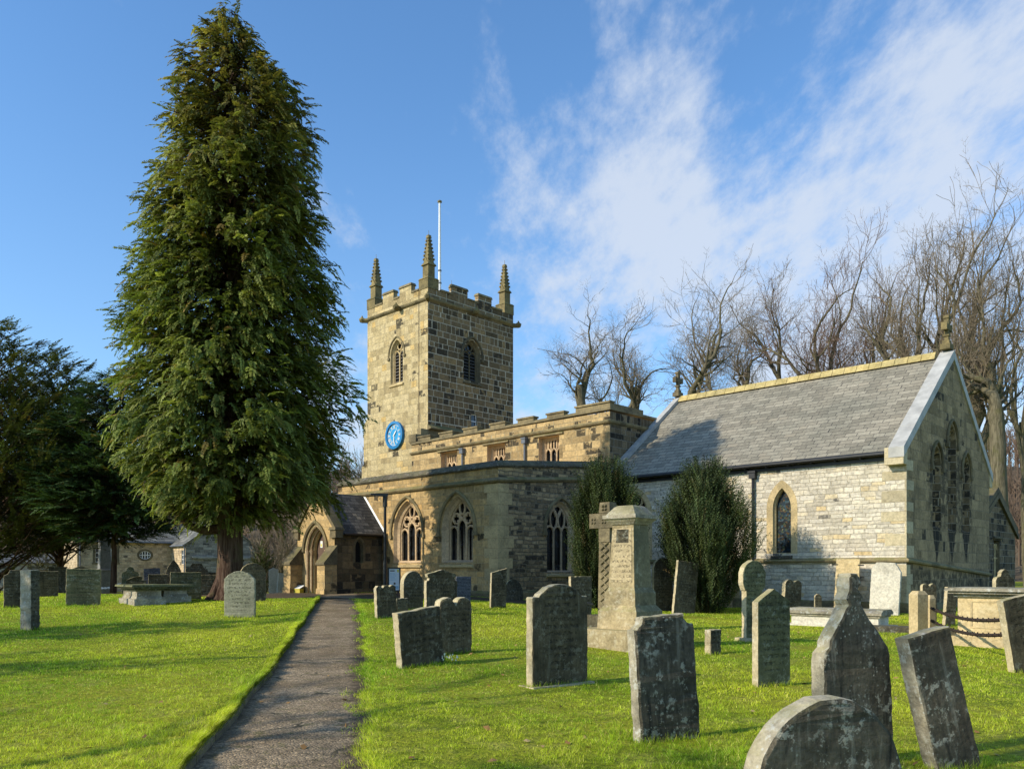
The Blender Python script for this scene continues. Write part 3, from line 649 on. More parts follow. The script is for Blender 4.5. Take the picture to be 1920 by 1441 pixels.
def garg(x,y,dx,dy):
    g=MB(); c_=Vector((x,y,TC-.02)); d_=Vector((dx,dy,0)).normalized()
    g.tube([c_-d_*.1,c_+d_*.18,c_+d_*.36+Vector((0,0,.05)),c_+d_*.52+Vector((0,0,.0))],[.16,.15,.20,.12],6)
    g.tube([c_+d_*.36+Vector((0,0,.15)),c_+d_*.34+Vector((0,0,.32))],[.10,.03],5); g.build('gargoyle',M_pinn,CH)
for a in ((TX1,TY0,1,-1),(TX0,TY0,-1,-1),(TX1,TY1,1,1),((TX0+TX1)/2+.4,TY0,0,-1),(TX1,(TY0+TY1)/2,1,0)): garg(*a)
# buttress on the tower's south-west corner
b=MB()
for z0,z1,p_,w_ in ((0,8.2,.62,.75),(8.2,10.9,.40,.6)): b.box((TX0-p_,TY0-.01,z0),(TX0+.02,TY0+w_,z1)); b.prism([(0,0),(p_,0),(p_,.08),(0,.55)],((TX0,TY0-.01,z1-.05),(-1,0,0),(0,0,1),(0,1,0)),w_)
b.build('buttress',M_tower,tower)
c_=MB(); c_.box((TX1-.85,TY0-.02,9.0),(TX1-.82,TY0-.002,TP)); c_.build('lightning_conductor',M_rust,tower)
# clock
ck=MB(); cx,cz,R=-27.4-3.13,9.92,.87
def disc(mb,r,d,mat,n=48): mb.add([ft.p(cx+r*cos(2*PI*i/n),cz+r*sin(2*PI*i/n),d) for i in range(n)],[tuple(range(n))],mat)
def ann(mb,r0,r1,d0,d1,mat,n=48): 
    mb.add([ft.p(cx+r0*cos(2*PI*i/n),cz+r0*sin(2*PI*i/n),d0) for i in range(n)]+[ft.p(cx+r1*cos(2*PI*i/n),cz+r1*sin(2*PI*i/n),d1) for i in range(n)],[(i,(i+1)%n,n+(i+1)%n,n+i) for i in range(n)],mat)
ann(ck,R,R,0,.17,0); ann(ck,R,.70,.17,.19,0); ann(ck,.70,.66,.19,.10,0); clock=ck.build('clock',M_blue,CH)
dl=MB(); disc(dl,.67,.10,0); dl.build('dial',M_blue2,clock)
nm=MB(); ann(nm,.655,.635,.108,.108,0); ann(nm,.42,.405,.108,.108,0)
ROM=['XII','I','II','III','IIII','V','VI','VII','VIII','IX','X','XI']
for i,rn in enumerate(ROM):
    th=PI/2-i*PI/6; rad=Vector((cos(th),sin(th),0)); tan=Vector((sin(th),-cos(th),0)); wd={'I':.042,'V':.085,'X':.085}; tot=sum(wd[c] for c in rn); x=-tot/2
    for chh in rn:
        w_=wd[chh]; 
        seg={'I':[((.5,0),(.5,1))],'V':[((.1,1),(.5,0)),((.9,1),(.5,0))],'X':[((.1,1),(.9,0)),((.9,1),(.1,0))]}[chh]
        for (a0,b0),(a1,b1) in seg:
            p0=rad*(.44+.17*b0)+tan*(x+w_*a0); p1=rad*(.44+.17*b1)+tan*(x+w_*a1); dq=(p1-p0).normalized(); nq=Vector((-dq.y,dq.x,0))*.011
            nm.add([ft.p(cx+s_.x,cz+s_.y,.112) for s_ in (p0-nq,p0+nq,p1+nq,p1-nq)],[(0,1,2,3)])
        x+=w_
nm.build('numerals',M_gold,clock)
for nme,ang,ln,wd_ in (('clock_hand',PI/2-math.radians(183),.58,.03),('clock_hand',PI/2-math.radians(40),.40,.04)):
    h=MB(); dx,dz=cos(ang),sin(ang); nx,nz=-dz,dx
    h.prism([(-.10,-wd_*.7),(ln*.6,-wd_),(ln,0),(ln*.6,wd_),(-.10,wd_*.7)],(ft.p(cx,cz,.125 if ln>.5 else .145),(ft.U*dx+ft.V*dz),(ft.U*nx+ft.V*nz),ft.N),.012); h.build(nme,M_gold,clock)
# ---- south porch
PX0,PX1,PY=-23.5,-20.45,-9.9; PE,PR=3.3,4.95; pm=(PX0+PX1)/2
mb=MB(); fp=Sx(0,PY); DO=arch(1.75,.2,2.35,1.25,pm)
panel(mb,fp,[(PX0,-.4),(PX1,-.4),(PX1,PE),(pm,PR+.12),(PX0,PE)],[DO],0)
fpe=Ex(PX1,0); NI=arch(.42,1.85,2.55,.35,-8.6)
panel(mb,fpe,[(PY,-.4),(AY,-.4),(AY,PE),(PY,PE)],[NI],1)
panel(mb,Fr((PX0,AY,0),(0,-1,0),(-1,0,0)),[(0,-.4),(AY-PY,-.4),(AY-PY,PE),(0,PE)],[],0)
porch=mb.build('porch',[M_porch,M_porch_e],CH,fix=False)
window(CH,fpe,-8.6,1.85,2.55,.35,.42,'lancet',name='niche',surround=M_dressd,hood=None,splay=.05,deep=.22,sillm=None,glass=M_black,band=.12)
ps=(PR-PE)/((PX1-PX0)/2)
pr=MB()
for sx in (-1,1):
    xe=pm+sx*((PX1-PX0)/2+.22); ze=PE-.22*ps+.10
    pr.add([(xe,PY+.28,ze),(xe,AY,ze),(pm,AY,PR+.10),(pm,PY+.28,PR+.10),(xe,PY+.28,ze-.08),(xe,AY,ze-.08),(pm,AY,PR+.02),(pm,PY+.28,PR+.02)],[(0,1,2,3),(7,6,5,4),(0,4,5,1),(1,5,6,2),(2,6,7,3),(3,7,4,0)])
pro=pr.build('porch_roof',M_slated,CH)
fl=MB()
for sx in (-1,1):
    xe=pm+sx*((PX1-PX0)/2+.22); ze=PE-.22*ps+.10
    fl.add([(xe,AY-.05,ze+.02),(xe,AY-.006,ze+.13),(pm,AY-.006,PR+.25),(pm,AY-.05,PR+.14)],[(0,1,2,3)])
fl.build('flashing',M_white,pro)
cp=MB()
for sx in (-1,1):
    for i in range(3):
        f0,f1=i/3,(i+1)/3-.01; hw=(PX1-PX0)/2+.14
        x0,x1=pm+sx*hw*(1-f0),pm+sx*hw*(1-f1); z0,z1=PE-.14*ps+(PR-PE+.14*ps)*f0,PE-.14*ps+(PR-PE+.14*ps)*f1
        cp.add([(x0,PY-.08,z0+.26),(x0,PY+.34,z0+.26),(x1,PY+.34,z1+.26),(x1,PY-.08,z1+.26),(x0,PY-.08,z0+.04),(x0,PY+.34,z0+.04),(x1,PY+.34,z1+.04),(x1,PY-.08,z1+.04)],[(0,1,2,3),(7,6,5,4),(0,4,5,1),(1,5,6,2),(2,6,7,3),(3,7,4,0)])
    xb=pm+sx*((PX1-PX0)/2); cp.box((xb-.22,PY-.10,PE-.36),(xb+.22,PY+.30,PE-.02)); cp.box((xb-.28,PY-.16,PE-.02),(xb+.28,PY+.36,PE+.10),0,None,.04)
cp.build('gable_coping',M_dressd,porch)
for sx in (-1,1):
    bb=MB(); xb=pm+sx*((PX1-PX0)/2-.12); 
    bb.box((xb-.30,PY-.62,-.3),(xb+.30,PY+.0,1.75),0); bb.box((xb-.36,PY-.70,-.3),(xb+.36,PY+.0,.72),0,None,.04)
    bb.prism([(0,0),(.68,0),(.68,.10),(.0,.86)],((xb-.34,PY,1.75),(0,-1,0),(0,0,1),(1,0,0)),.68,1)
    bb.build('buttress',[M_porch,M_dressd],porch)
# moulded doorway: stepped orders with little shafts
dw=MB(); prev=DO; pd=0.
for k,(ins,dep) in enumerate(((.07,-.02),(.09,-.14),(.18,-.16),(.20,-.28),(.29,-.30),(.31,-.42))):
    cur=arch(1.75,.2,2.35,1.25,pm,ins); ringstrip(dw,fp,prev,pd,cur,dep); prev,pd=cur,dep
doorway=dw.build('doorway',M_dress,CH)
hm=MB(); e=arch(1.75,.2,2.35,1.25,pm,-.10,10,False); hm.tube([fp.p(a,b,.03) for a,b in e],.085,6); hm.build('hood_mould',M_string,doorway)
sh=MB()
for sx in (-1,1):
    for ins,dep in ((.08,-.08),(.19,-.22),):
        xx=pm+sx*(.875-ins); sh.tube([fp.p(xx,.45,dep),fp.p(xx,2.25,dep)],.06,8); sh.tube([fp.p(xx,.25,dep),fp.p(xx,.45,dep)],[.11,.07],8); sh.tube([fp.p(xx,2.2,dep),fp.p(xx,2.28,dep),fp.p(xx,2.42,dep)],[.07,.09,.12],8)
        a2=arch(1.75,.2,2.35,1.25,pm,ins,10,False); sh.tube([fp.p(a,b,dep) for a,b in a2],.05,6)
sh.build('shafts',M_dressp,doorway)
df=MB(); Bd=arch(1.75,.2,2.35,1.25,pm,.31); panel(df,fp,Bd,[],0,-.9); df.build('dark_interior',M_black,doorway)
dl=MB(); hd=arch(1.75,.2,2.35,1.25,pm,.31); half=[q for q in hd if q[0]<=pm+.22]; half=[(pm-.56,.24),(pm+.22,.24)]+[q for q in hd[2:] if q[0]<=pm+.22]
dl.prism(half,(fp.p(0,0,-.50),fp.U,fp.V,fp.N),.05); 
dlo=dl.build('door',M_wood,doorway)
nt=MB()
nt.box(tuple(fp.p(pm-.28,2.55,-.447)),tuple(fp.p(pm-.10,2.85,-.435)),0); nt.box(tuple(fp.p(pm-.24,2.6,-.434)),tuple(fp.p(pm-.14,2.72,-.43)),1)
nt.box(tuple(fp.p(pm-.22,1.52,-.447)),tuple(fp.p(pm-.02,1.82,-.435)),2); nt.box(tuple(fp.p(pm-.19,1.55,-.434)),tuple(fp.p(pm-.05,1.79,-.43)),3)
nt.build('notice',[M_white,flat('yellow_paper',(.7,.6,.1)),flat('pale_frame',(.42,.36,.3)),M_wood],doorway)
stp=MB(); stp.box((pm-1.0,PY-.42,-.2),(pm+1.0,PY+.3,.42)); stp.box((pm-.55,PY-.75,-.2),(pm+.9,PY-.42,.36)); stp.build('step',M_dress,CH)
g=MB(); g.tube([(PX1+.22,PY+.35,PE-.19),(PX1+.22,AY-.1,PE-.19)],.06,8); g.build('gutter',M_iron,CH)
drain(PX1+.30,AY,.1,PE-.05,M_iron,False,.12)
# ---- vestry north-east of the chancel
VX,VY0,VY1,VE,VR=-.55,10.95,18.3,3.5,5.25; vm=(VY0+VY1)/2
mb=MB(); fv=Ex(VX,0); VW=[(vm-.55,1.15),(vm+.55,1.15),(vm+.55,2.95),(vm-.55,2.95)]
panel(mb,fv,[(VY0,-.6),(VY1,-.6),(VY1,VE),(vm,VR),(VY0,VE)],[VW],0)
panel(mb,Sx(0,VY0),[(-9,-.6),(VX,-.6),(VX,VE),(-9,VE)],[],0); 
vs=mb.build('vestry',M_vestry,CH,fix=False)
v=MB(); s2=(VR-VE)/(vm-VY0)
for sy in (-1,1):
    ye=vm+sy*(vm-VY0+.3); ze=VE-.3*s2
    v.add([(VX-.1,ye,ze+.15),(-9,ye,ze+.15),(-9,vm,VR+.15),(VX-.1,vm,VR+.15)],[(0,1,2,3)])
vr=v.build('vestry_roof',M_slated,CH)
v=MB()
for sy in (-1,1):
    ye=vm+sy*(vm-VY0+.35); ze=VE-.35*s2
    for a,b,zt,zb in ((VX-.35,VX+.08,.30,.04),(VX+.0,VX+.12,.03,-.22)):
        v.add([(a,ye,ze+zt),(b,ye,ze+zt),(b,vm,VR+zt),(a,vm,VR+zt),(a,ye,ze+zb),(b,ye,ze+zb),(b,vm,VR+zb),(a,vm,VR+zb)],[(0,1,2,3),(7,6,5,4),(0,4,5,1),(1,5,6,2),(2,6,7,3),(3,7,4,0)])
v.build('gable_coping',M_dressd,vs)
v=MB(); ringstrip(v,fv,VW,0,VW,-.3); vw=v.build('window',M_dressd,CH)
v=MB(); panel(v,fv,VW,[],0,-.27); v.build('glass',M_glass,vw)
v=MB(); L=[[(vm+sx*.18,1.15),(vm+sx*.18,2.6)] for sx in (-1,1)]+[pointed(vm+kx*.36,.36,2.5,.28) for kx in (-1,0,1)]+[[(vm-.55,2.1),(vm+.55,2.1)]]; bars(v,fv,L,.05,-.14); v.build('tracery',M_dress,vw)
v=MB(); string(v,[(VX,vm-.8,3.02),(VX,vm+.8,3.02)],[(0,0),(.1,.02),(.1,.1),(0,.15)]); v.build('hood_mould',M_dressd,vw)

# flagpole on the tower
fpw=Matrix.Translation((13.8,28,0))@Matrix.Rotation(RZ,4,'Z')
def cw(x,y,z=0): return fpw@Vector((x,y,z))
fpz=cw(TX1-2.4,TY0+3.0,TC+.05)
fo=thing('flagpole','tall white painted flagpole rising from the tower roof','flagpole',fpz)
p=MB(); p.tube([(0,0,0),(0,0,2.5),(0,0,7.45)],[.10,.095,.065],10); p.build('pole',M_white,fo)
p=MB(); p.tube([(0,0,7.45),(0,0,7.53),(0,0,7.6)],[.14,.15,.05],10); p.build('pole_cap',M_pinn,fo)
p=MB()
for z in (1.3,2.2,3.0): p.tube([(0,0,z),(0,0,z+.08)],.125,10)
p.build('collar',M_pipe,fo)
# ================================================================== ground, path
PYs=[-12,0,6.4,16.7,27,28.9]; PLx=[.95,-1.38,-2.62,-4.6,-6.6,-7.0]; PRx=[2.35,.05,-1.1,-3.0,-5.15,-5.5]
PL=lambda y: np.interp(y,PYs,PLx)+.05*np.sin(np.asarray(y)*1.7)*.5
PR_=lambda y: np.interp(y,PYs,PRx)+.05*np.sin(np.asarray(y)*2.3+1)+.03*np.sin(np.asarray(y)*6.1)
PEND=28.9
def turf(x,y):   # the left lawn stands a hand's breadth above the path
    z=gz(x,y); d=PL(y)-x
    return z+np.where((d>0)&(y<PEND+1),.09*np.exp(-np.maximum(d,0)/2.5)*sm((PEND+1-y)/2.5),0)
def grassmat(name,blade=False):
    T=NT(name); p=T.co('Object')
    n1=T.noise(p,.35,4,.6); n2=T.noise(p,2.2,4,.65); n3=T.noise(p,16,4,.7)
    c=T.mix(T.sstep(n1,.35,.65),(.16,.21,.012),(.28,.28,.025))
    c=T.mix(T.m('MULTIPLY',T.sstep(n2,.48,.70),.7),c,(.30,.29,.06))
    c=T.mix(1.0,c,T.ramp(n3,[(.25,(.30,.33,.25)),(.5,(.9,.9,.9)),(.75,(1.5,1.4,1.2))]),'MULTIPLY')
    return T.finish(c,.95,T.m('ADD',n3,n2),.9,.06,.1)
M_lawn=grassmat('lawn_turf')
def pathmat():
    T=NT('worn_asphalt'); p=T.co('Object')
    n1=T.noise(p,1.1,4,.65); n2=T.noise(p,70,3,.7); n3=T.noise(p,6,5,.65)
    vo=T.n('ShaderNodeTexVoronoi'); T.put(vo.inputs['Vector'],p); vo.inputs['Scale'].default_value=48; ag=vo.outputs['Color']
    c=T.mix(T.sstep(n1,.3,.7),(.19,.137,.078),(.33,.25,.155))
    c=T.mix(1.0,c,T.ramp(T.sep(ag)[0],[(0,(.5,.5,.5)),(.6,(1,1,1)),(.93,(1.25,1.25,1.25)),(1,(2.0,1.95,1.85))]),'MULTIPLY')
    c=T.mix(T.m('MULTIPLY',T.sstep(n3,.53,.66),.6),c,(.085,.085,.02))
    c=T.mix(T.m('MULTIPLY',T.sstep(T.noise(p,.8,3,.6),.50,.62),.38),c,(.085,.068,.045))
    ck=T.n('ShaderNodeTexVoronoi',feature='DISTANCE_TO_EDGE'); wv=T.n('ShaderNodeVectorMath',operation='ADD'); T.put(wv.inputs[0],p); nzv=T.n('ShaderNodeTexNoise'); T.put(nzv.inputs['Vector'],p); nzv.inputs['Scale'].default_value=2.5; sc_=T.n('ShaderNodeVectorMath',operation='SCALE'); T.put(sc_.inputs[0],nzv.outputs[1]); sc_.inputs['Scale'].default_value=.5; T.put(wv.inputs[1],sc_.outputs[0]); T.put(ck.inputs['Vector'],wv.outputs[0]); ck.inputs['Scale'].default_value=.8
    c=T.mix(T.m('MULTIPLY',T.sstep(ck.outputs['Distance'],.018,.006),T.m('MULTIPLY',T.sstep(n1,.45,.6),.8)),c,(.03,.03,.015))
    x,y,z=T.sep(p)
    # dirt and leaf litter along both edges
    ex=T.m('ADD',T.m('MULTIPLY',y,-.193),-.69)
    d=T.m('ABSOLUTE',T.m('SUBTRACT',x,ex)); d=T.m('ADD',d,T.m('MULTIPLY',T.m('SUBTRACT',n3,.5),.5))
    c=T.mix(T.m('MULTIPLY',T.sstep(d,.48,.74),.8),c,(.055,.038,.02))
    ht=T.m('ADD',T.m('MULTIPLY',vo.outputs['Distance'],-.6),T.m('MULTIPLY',n2,.5))
    return T.finish(c,.9,ht,.8,.02,.2)
M_path=pathmat()
def sheet(name,mat,X,Y,Z):
    r,c=X.shape; V=np.stack([X,Y,Z],-1).reshape(-1,3); i=np.arange(r*c).reshape(r,c)
    F=np.stack([i[:-1,:-1],i[:-1,1:],i[1:,1:],i[1:,:-1]],-1).reshape(-1,4)
    return npmesh(name,V,F,mat,None,None,True)
ys=np.concatenate([np.arange(-12,3,.5),np.arange(3,36,.15),np.arange(36,80.1,.8)])
off=np.concatenate([[0],.02*1.22**np.arange(0,43)]); off=off[off<110]
Yg=np.repeat(ys[:,None],len(off)+1,1)
XL=PL(ys)[:,None]-off[None]; XL=np.concatenate([PL(ys)[:,None]+.015,XL],1); ZL=turf(XL,Yg); ZL[:,0]=gz(XL[:,0],ys)-.05
ZL[ys>PEND+1,0]=gz(XL[ys>PEND+1,0],ys[ys>PEND+1])
tag(sheet('lawn_left',M_lawn,XL,Yg,ZL),'mown churchyard grass left of the path','lawn',None,'structure')
near=sm((PEND-ys)/1.0)[:,None]
XR=PR_(ys)[:,None]+off[None]; 
XR=np.concatenate([PR_(ys)[:,None]-.02,XR],1); ZR=gz(XR,Yg)+.012; ZR[:,0]=gz(XR[:,0],ys)-.05
tag(sheet('lawn_right',M_lawn,XR,Yg,ZR),'mown churchyard grass right of the path','lawn',None,'structure')
# turf between the two lawns beyond the path's end
k=ys>=PEND-.3; yy=ys[k]; f=np.linspace(0,1,8)
Xm=PL(yy)[:,None]*(1-f)+PR_(yy)[:,None]*f; Ym=np.repeat(yy[:,None],8,1)
tag(sheet('lawn_centre',M_lawn,Xm,Ym,gz(Xm,Ym)-.004),None,None,None,'structure')
k=ys<=PEND+.3; yy=ys[k]; f=np.linspace(0,1,16)
Xp=(PL(yy)-.02)[:,None]*(1-f)+(PR_(yy)+.10)[:,None]*f; Yp=np.repeat(yy[:,None],16,1)
tag(sheet('path',M_path,Xp,Yp,gz(Xp,Yp)-.006+.012*np.sin(f*PI)[None]),'worn narrow tarmac path leading to the porch','path',None,'structure')
# cross path in front of the church
na=np.array([(-22,38.0),(-16,33.9),(-12.4,31.6),(-7.2,28.75),(-5.2,28.6),(-2.6,29.3),(-.2,28.9),(1.0,29.3)]); fa_=np.array([(-21,41.0),(-15,38.2),(-10.5,36.8),(-6.9,35.4),(-5.3,35.9),(-3.2,33.7),(-.6,31.2),(1.6,31.2)])
tt=np.linspace(0,7,57); N_=np.stack([np.interp(tt,range(8),na[:,i]) for i in (0,1)],1); Fq=np.stack([np.interp(tt,range(8),fa_[:,i]) for i in (0,1)],1)
f=np.linspace(0,1,14)[None]; Xc=N_[:,:1]*(1-f)+Fq[:,:1]*f; Yc=N_[:,1:]*(1-f)+Fq[:,1:]*f
tag(sheet('forecourt_path',M_path,Xc,Yc,gz(Xc,Yc)+.03),'tarmac path running along the church wall','path',None,'structure')
# the land out to the horizon
r=np.concatenate([[0,20,40,60,80,100,130],np.geomspace(160,2600,16)]); th=np.linspace(0,2*PI,65)
Xh=r[:,None]*np.cos(th)[None]; Yh=20+r[:,None]*np.sin(th)[None]; Zh=gz(Xh,Yh)-np.where(r<75,.5,.1)[:,None]
tag(sheet('ground',M_lawn,Xh,Yh,Zh),None,None,None,'structure')
M_hill=flat('winter_woodland_floor',(.11,.085,.055),.95,.1,0,.4,.25)
def hillz(x,y):
    s=sm((y-88)/90.); w=sm((x-30)/70.)*20+sm((-x)/40.)*13*sm((x+260)/120.)
    return -1.2+s*(5+w)+s*1.6*np.sin(x*.05+1)*np.sin(y*.03)
gx=np.linspace(-320,380,90); gy=np.concatenate([np.linspace(80,200,26),np.linspace(215,600,18)])
Xw,Yw=np.meshgrid(gx,gy); tag(sheet('hills',M_hill,Xw,Yw,hillz(Xw,Yw)),None,None,None,'structure')
# stone edging that shows where the turf has been cut back
kb=MB(); y=2.0
while y<12.5:
    L=random.uniform(.5,.8); y2=y+L-.015
    def P(yv,o,z): x=float(PL(yv))+o; return (x,yv,gzf(x,yv)+z)
    j=random.uniform(-.012,.012)
    kb.add([P(y,.015+j,-.1),P(y2,.015+j,-.1),P(y2,.075+j,-.1),P(y,.075+j,-.1),P(y,.015+j,.062),P(y2,.015+j,.062),P(y2,.07+j,.055),P(y,.07+j,.055)],[(0,1,5,4),(1,2,6,5),(2,3,7,6),(3,0,4,7),(4,5,6,7)]); y+=L
kbo=kb.build('path_kerb',M_dressd); tag(kbo,None,None,None,'structure')

# ================================================================== gravestones
LIC=(.36,.38,.31)
G_dark=plainstone('grave_face_dark',(.085,.069,.041),(.14,.113,.068),(.020,.018,.011),.6,.3,lichen=.35,lichencol=(.32,.31,.23),bump=.55,sc=1.3,engrave=True,streak=.45)
G_darkp=plainstone('grave_face_black',(.090,.075,.050),(.145,.122,.085),(.026,.022,.016),.5,.3,lichen=.75,lichencol=(.44,.41,.31),bump=1.0,sc=1.7,streak=.8)
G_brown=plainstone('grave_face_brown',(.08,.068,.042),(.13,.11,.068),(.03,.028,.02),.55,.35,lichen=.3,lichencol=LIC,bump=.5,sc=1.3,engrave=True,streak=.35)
G_green=plainstone('grave_face_mossy',(.10,.105,.055),(.17,.165,.085),(.045,.045,.028),.45,.5,(.12,.14,.03),lichen=.35,lichencol=LIC,bump=.5,sc=1.3,engrave=True,streak=.25)
G_pgreen=plainstone('grave_pale_green',(.28,.27,.18),(.38,.36,.26),(.12,.12,.08),.4,.4,(.14,.15,.04),lichen=.3,lichencol=(.45,.45,.36),bump=.5,sc=1.3,engrave=True,streak=.2)
G_edge=plainstone('grave_edge_sandstone',(.46,.38,.235),(.56,.475,.31),(.17,.14,.085),.45,.45,(.20,.20,.05),lichen=.45,lichencol=(.50,.49,.40),bump=.6,sc=1.6)
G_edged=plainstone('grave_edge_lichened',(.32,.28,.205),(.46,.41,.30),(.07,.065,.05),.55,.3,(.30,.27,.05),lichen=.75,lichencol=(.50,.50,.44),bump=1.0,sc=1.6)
G_slate=plainstone('grave_slate',(.075,.08,.10),(.10,.105,.13),(.03,.032,.04),.35,0,lichen=.25,lichencol=(.3,.32,.33),bump=.2,sc=1.2,engrave=True)
G_pale=plainstone('grave_pale_stone',(.50,.465,.385),(.62,.58,.49),(.22,.2,.15),.4,.2,lichen=.4,lichencol=(.60,.58,.5),bump=.35,sc=1.2)
G_sand=plainstone('grave_sandstone',(.50,.385,.205),(.58,.455,.26),(.26,.20,.11),.35,.3,(.2,.2,.05),lichen=.25,lichencol=(.5,.48,.36),bump=.35,sc=1.2)
G_mon=plainstone('monument_sandstone',(.34,.27,.15),(.43,.345,.20),(.13,.11,.06),.62,.5,(.2,.19,.05),lichen=.3,lichencol=(.55,.53,.42),bump=.5,sc=1.4,streak=.12)
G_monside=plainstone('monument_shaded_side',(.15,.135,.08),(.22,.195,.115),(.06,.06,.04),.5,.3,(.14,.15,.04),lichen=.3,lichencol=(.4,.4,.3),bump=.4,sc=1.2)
G_sandl=plainstone('monument_inscribed_face',(.40,.32,.19),(.47,.385,.24),(.2,.16,.09),.4,.2,bump=.45,sc=1.2,engrave=True)
def o_flat(w,h): return [(-w/2,0),(w/2,0),(w/2,h),(-w/2,h)]
def arcp(cx,cz,r,a0,a1,n=12): return [(cx+r*cos(math.radians(a0+(a1-a0)*i/n)),cz+r*sin(math.radians(a0+(a1-a0)*i/n))) for i in range(n+1)]
def o_round(w,h): r=w/2; return [(-r,0),(r,0)]+arcp(0,h-r,r,0,180,20)
def o_seg(w,h,sh=.1,rise=.2):       # segmental arch between small square shoulders
    a=w/2-sh; R=(a*a+rise*rise)/(2*rise); th=math.degrees(math.asin(a/R)); z0=h-rise
    return [(-w/2,0),(w/2,0),(w/2,z0-.02),(w/2-.02,z0),(a,z0)]+arcp(0,h-R,R,90-th,90+th,16)+[(-a,z0),(-w/2+.02,z0),(-w/2,z0-.02)]
def o_goth(w,h,rise=None): 
    rise=rise or w*.55; return [(-w/2,0),(w/2,0)]+arch(w,0,h-rise,rise,0,0,9,False)
def o_gable(w,h,pk): return [(-w/2,0),(w/2,0),(w/2,h-pk),(0,h),(-w/2,h-pk)]
def o_scoop(w,h,s=.16): return [(-w/2,0),(w/2,0),(w/2,h-s)]+arcp(w/2,h,s,-90,-180,8)[1:]+arcp(-w/2,h,s,0,-90,8)+[]
def o_heart(w,h,d=.08): r=w/4; return [(-w/2,0),(w/2,0)]+arcp(w/4,h-r,r,0,168,10)+arcp(-w/4,h-r,r,12,180,10)
def o_shoul(w,h,pk):                # gable on stepped shoulders
    a=w/2; return [(-a,0),(a,0),(a,h-pk-.22),(a-.03,h-pk-.18),(a-.08,h-pk-.16),(a-.10,h-pk-.10),(a-.04,h-pk-.08),(a-.03,h-pk),(0,h),(-a+.03,h-pk),(-a+.04,h-pk-.08),(-a+.10,h-pk-.10),(-a+.08,h-pk-.16),(-a+.03,h-pk-.18),(-a,h-pk-.22)]
def o_key(w,h):                     # round head on a narrower stem
    r=w/2; s=.36*w; return [(-s-.06,0),(s+.06,0),(s+.06,.08),(s,.16),(s,h-2.05*r),(s+.03,h-2*r),(r-.01,h-1.7*r),(r,h-1.5*r)]+arcp(0,h-r,r,0,180,18)+[(-r,h-1.5*r),(-r+.01,h-1.7*r),(-s-.03,h-2*r),(-s,h-2.05*r),(-s,.16),(-s-.06,.08)]
def o_ogee(w,h): 
    return [(-w/2,0),(w/2,0),(w/2,h-.34)]+arcp(w/2-.12,h-.34,.12,0,70,5)+[(w*.24,h-.20),(w*.20,h-.12)]+arcp(0,h-.17,.17,25,155,9)+[(-w*.20,h-.12),(-w*.24,h-.20)]+arcp(-w/2+.12,h-.34,.12,110,180,5)
def o_bumps(w,h,n=3): 
    r=w/(2*n); L=[(-w/2,0),(w/2,0)]
    for i in range(n): L+=arcp(w/2-r-2*r*i,h-r*.9,r,20,160,6)
    return L
def o_rough(w,h): return [(-w/2,0),(w/2,0),(w/2,h*.62),(w*.44,h*.78),(w*.30,h*.84),(w*.2,h*.97),(-w*.12,h),(-w*.25,h*.9),(-w*.40,h*.86),(-w*.48,h*.66)]
def slab(name, outline, th, mats, parent=None, bev=.012, jit=.004, sub=.07, back=True):
    """an upright stone: outline in x-z, front face at -y; front uses mats[0], edges and back mats[1]"""
    # resample the outline
    pts=[]; n=len(outline)
    for i in range(n):
        a,b=outline[i],outline[(i+1)%n]; L=math.hypot(b[0]-a[0],b[1]-a[1]); k=max(1,int(L/sub))
        for j in range(k): pts.append((a[0]+(b[0]-a[0])*j/k,a[1]+(b[1]-a[1])*j/k))
    pts=[(x+random.gauss(0,jit),z+(random.gauss(0,jit) if z>.01 else 0)) for x,z in pts]
    n=len(pts); zc=sum(p[1] for p in pts)/n
    P2=[Vector((p[0],p[1],0)) for p in pts]; nor=[]
    for i in range(n):
        d=(P2[(i+1)%n]-P2[i-1]).normalized(); nor.append(Vector((-d.y,d.x,0)))   # inward for ccw outline
    v=[];f=[];m=[]
    def ring(ins,y):
        o=len(v)
        for i in range(n): q=P2[i]+nor[i]*ins; v.append((q.x,y+random.gauss(0,jit*.6),q.y))
        return o
    b=bev; r0=ring(b*1.2,-th/2); r1=ring(b*.3,-th/2+b*.45); r2=ring(0,-th/2+b*1.3); r2b=ring(0,0); r3=ring(0,th/2-b*1.3); r4=ring(b,th/2)
    for ra,rb,mm in ((r0,r1,0),(r1,r2,1),(r2,r2b,1),(r2b,r3,1),(r3,r4,1)):
        for i in range(n): f.append((ra+i,ra+(i+1)%n,rb+(i+1)%n,rb+i)); m.append(mm)
    cap=tessellate_polygon([[Vector((v[r0+i][0],v[r0+i][2],0)) for i in range(n)]])
    for t in cap: f.append(tuple(r0+i for i in t)); m.append(0)
    for t in cap: f.append(tuple(r4+i for i in reversed(t))); m.append(0)
    mb=MB(); mb.v=v; mb.f=f; mb.m=m; mb.r=[.5]*len(f)
    return mb.build(name,mats,parent)
STONES=[]   # footprints, for the longer grass round the feet
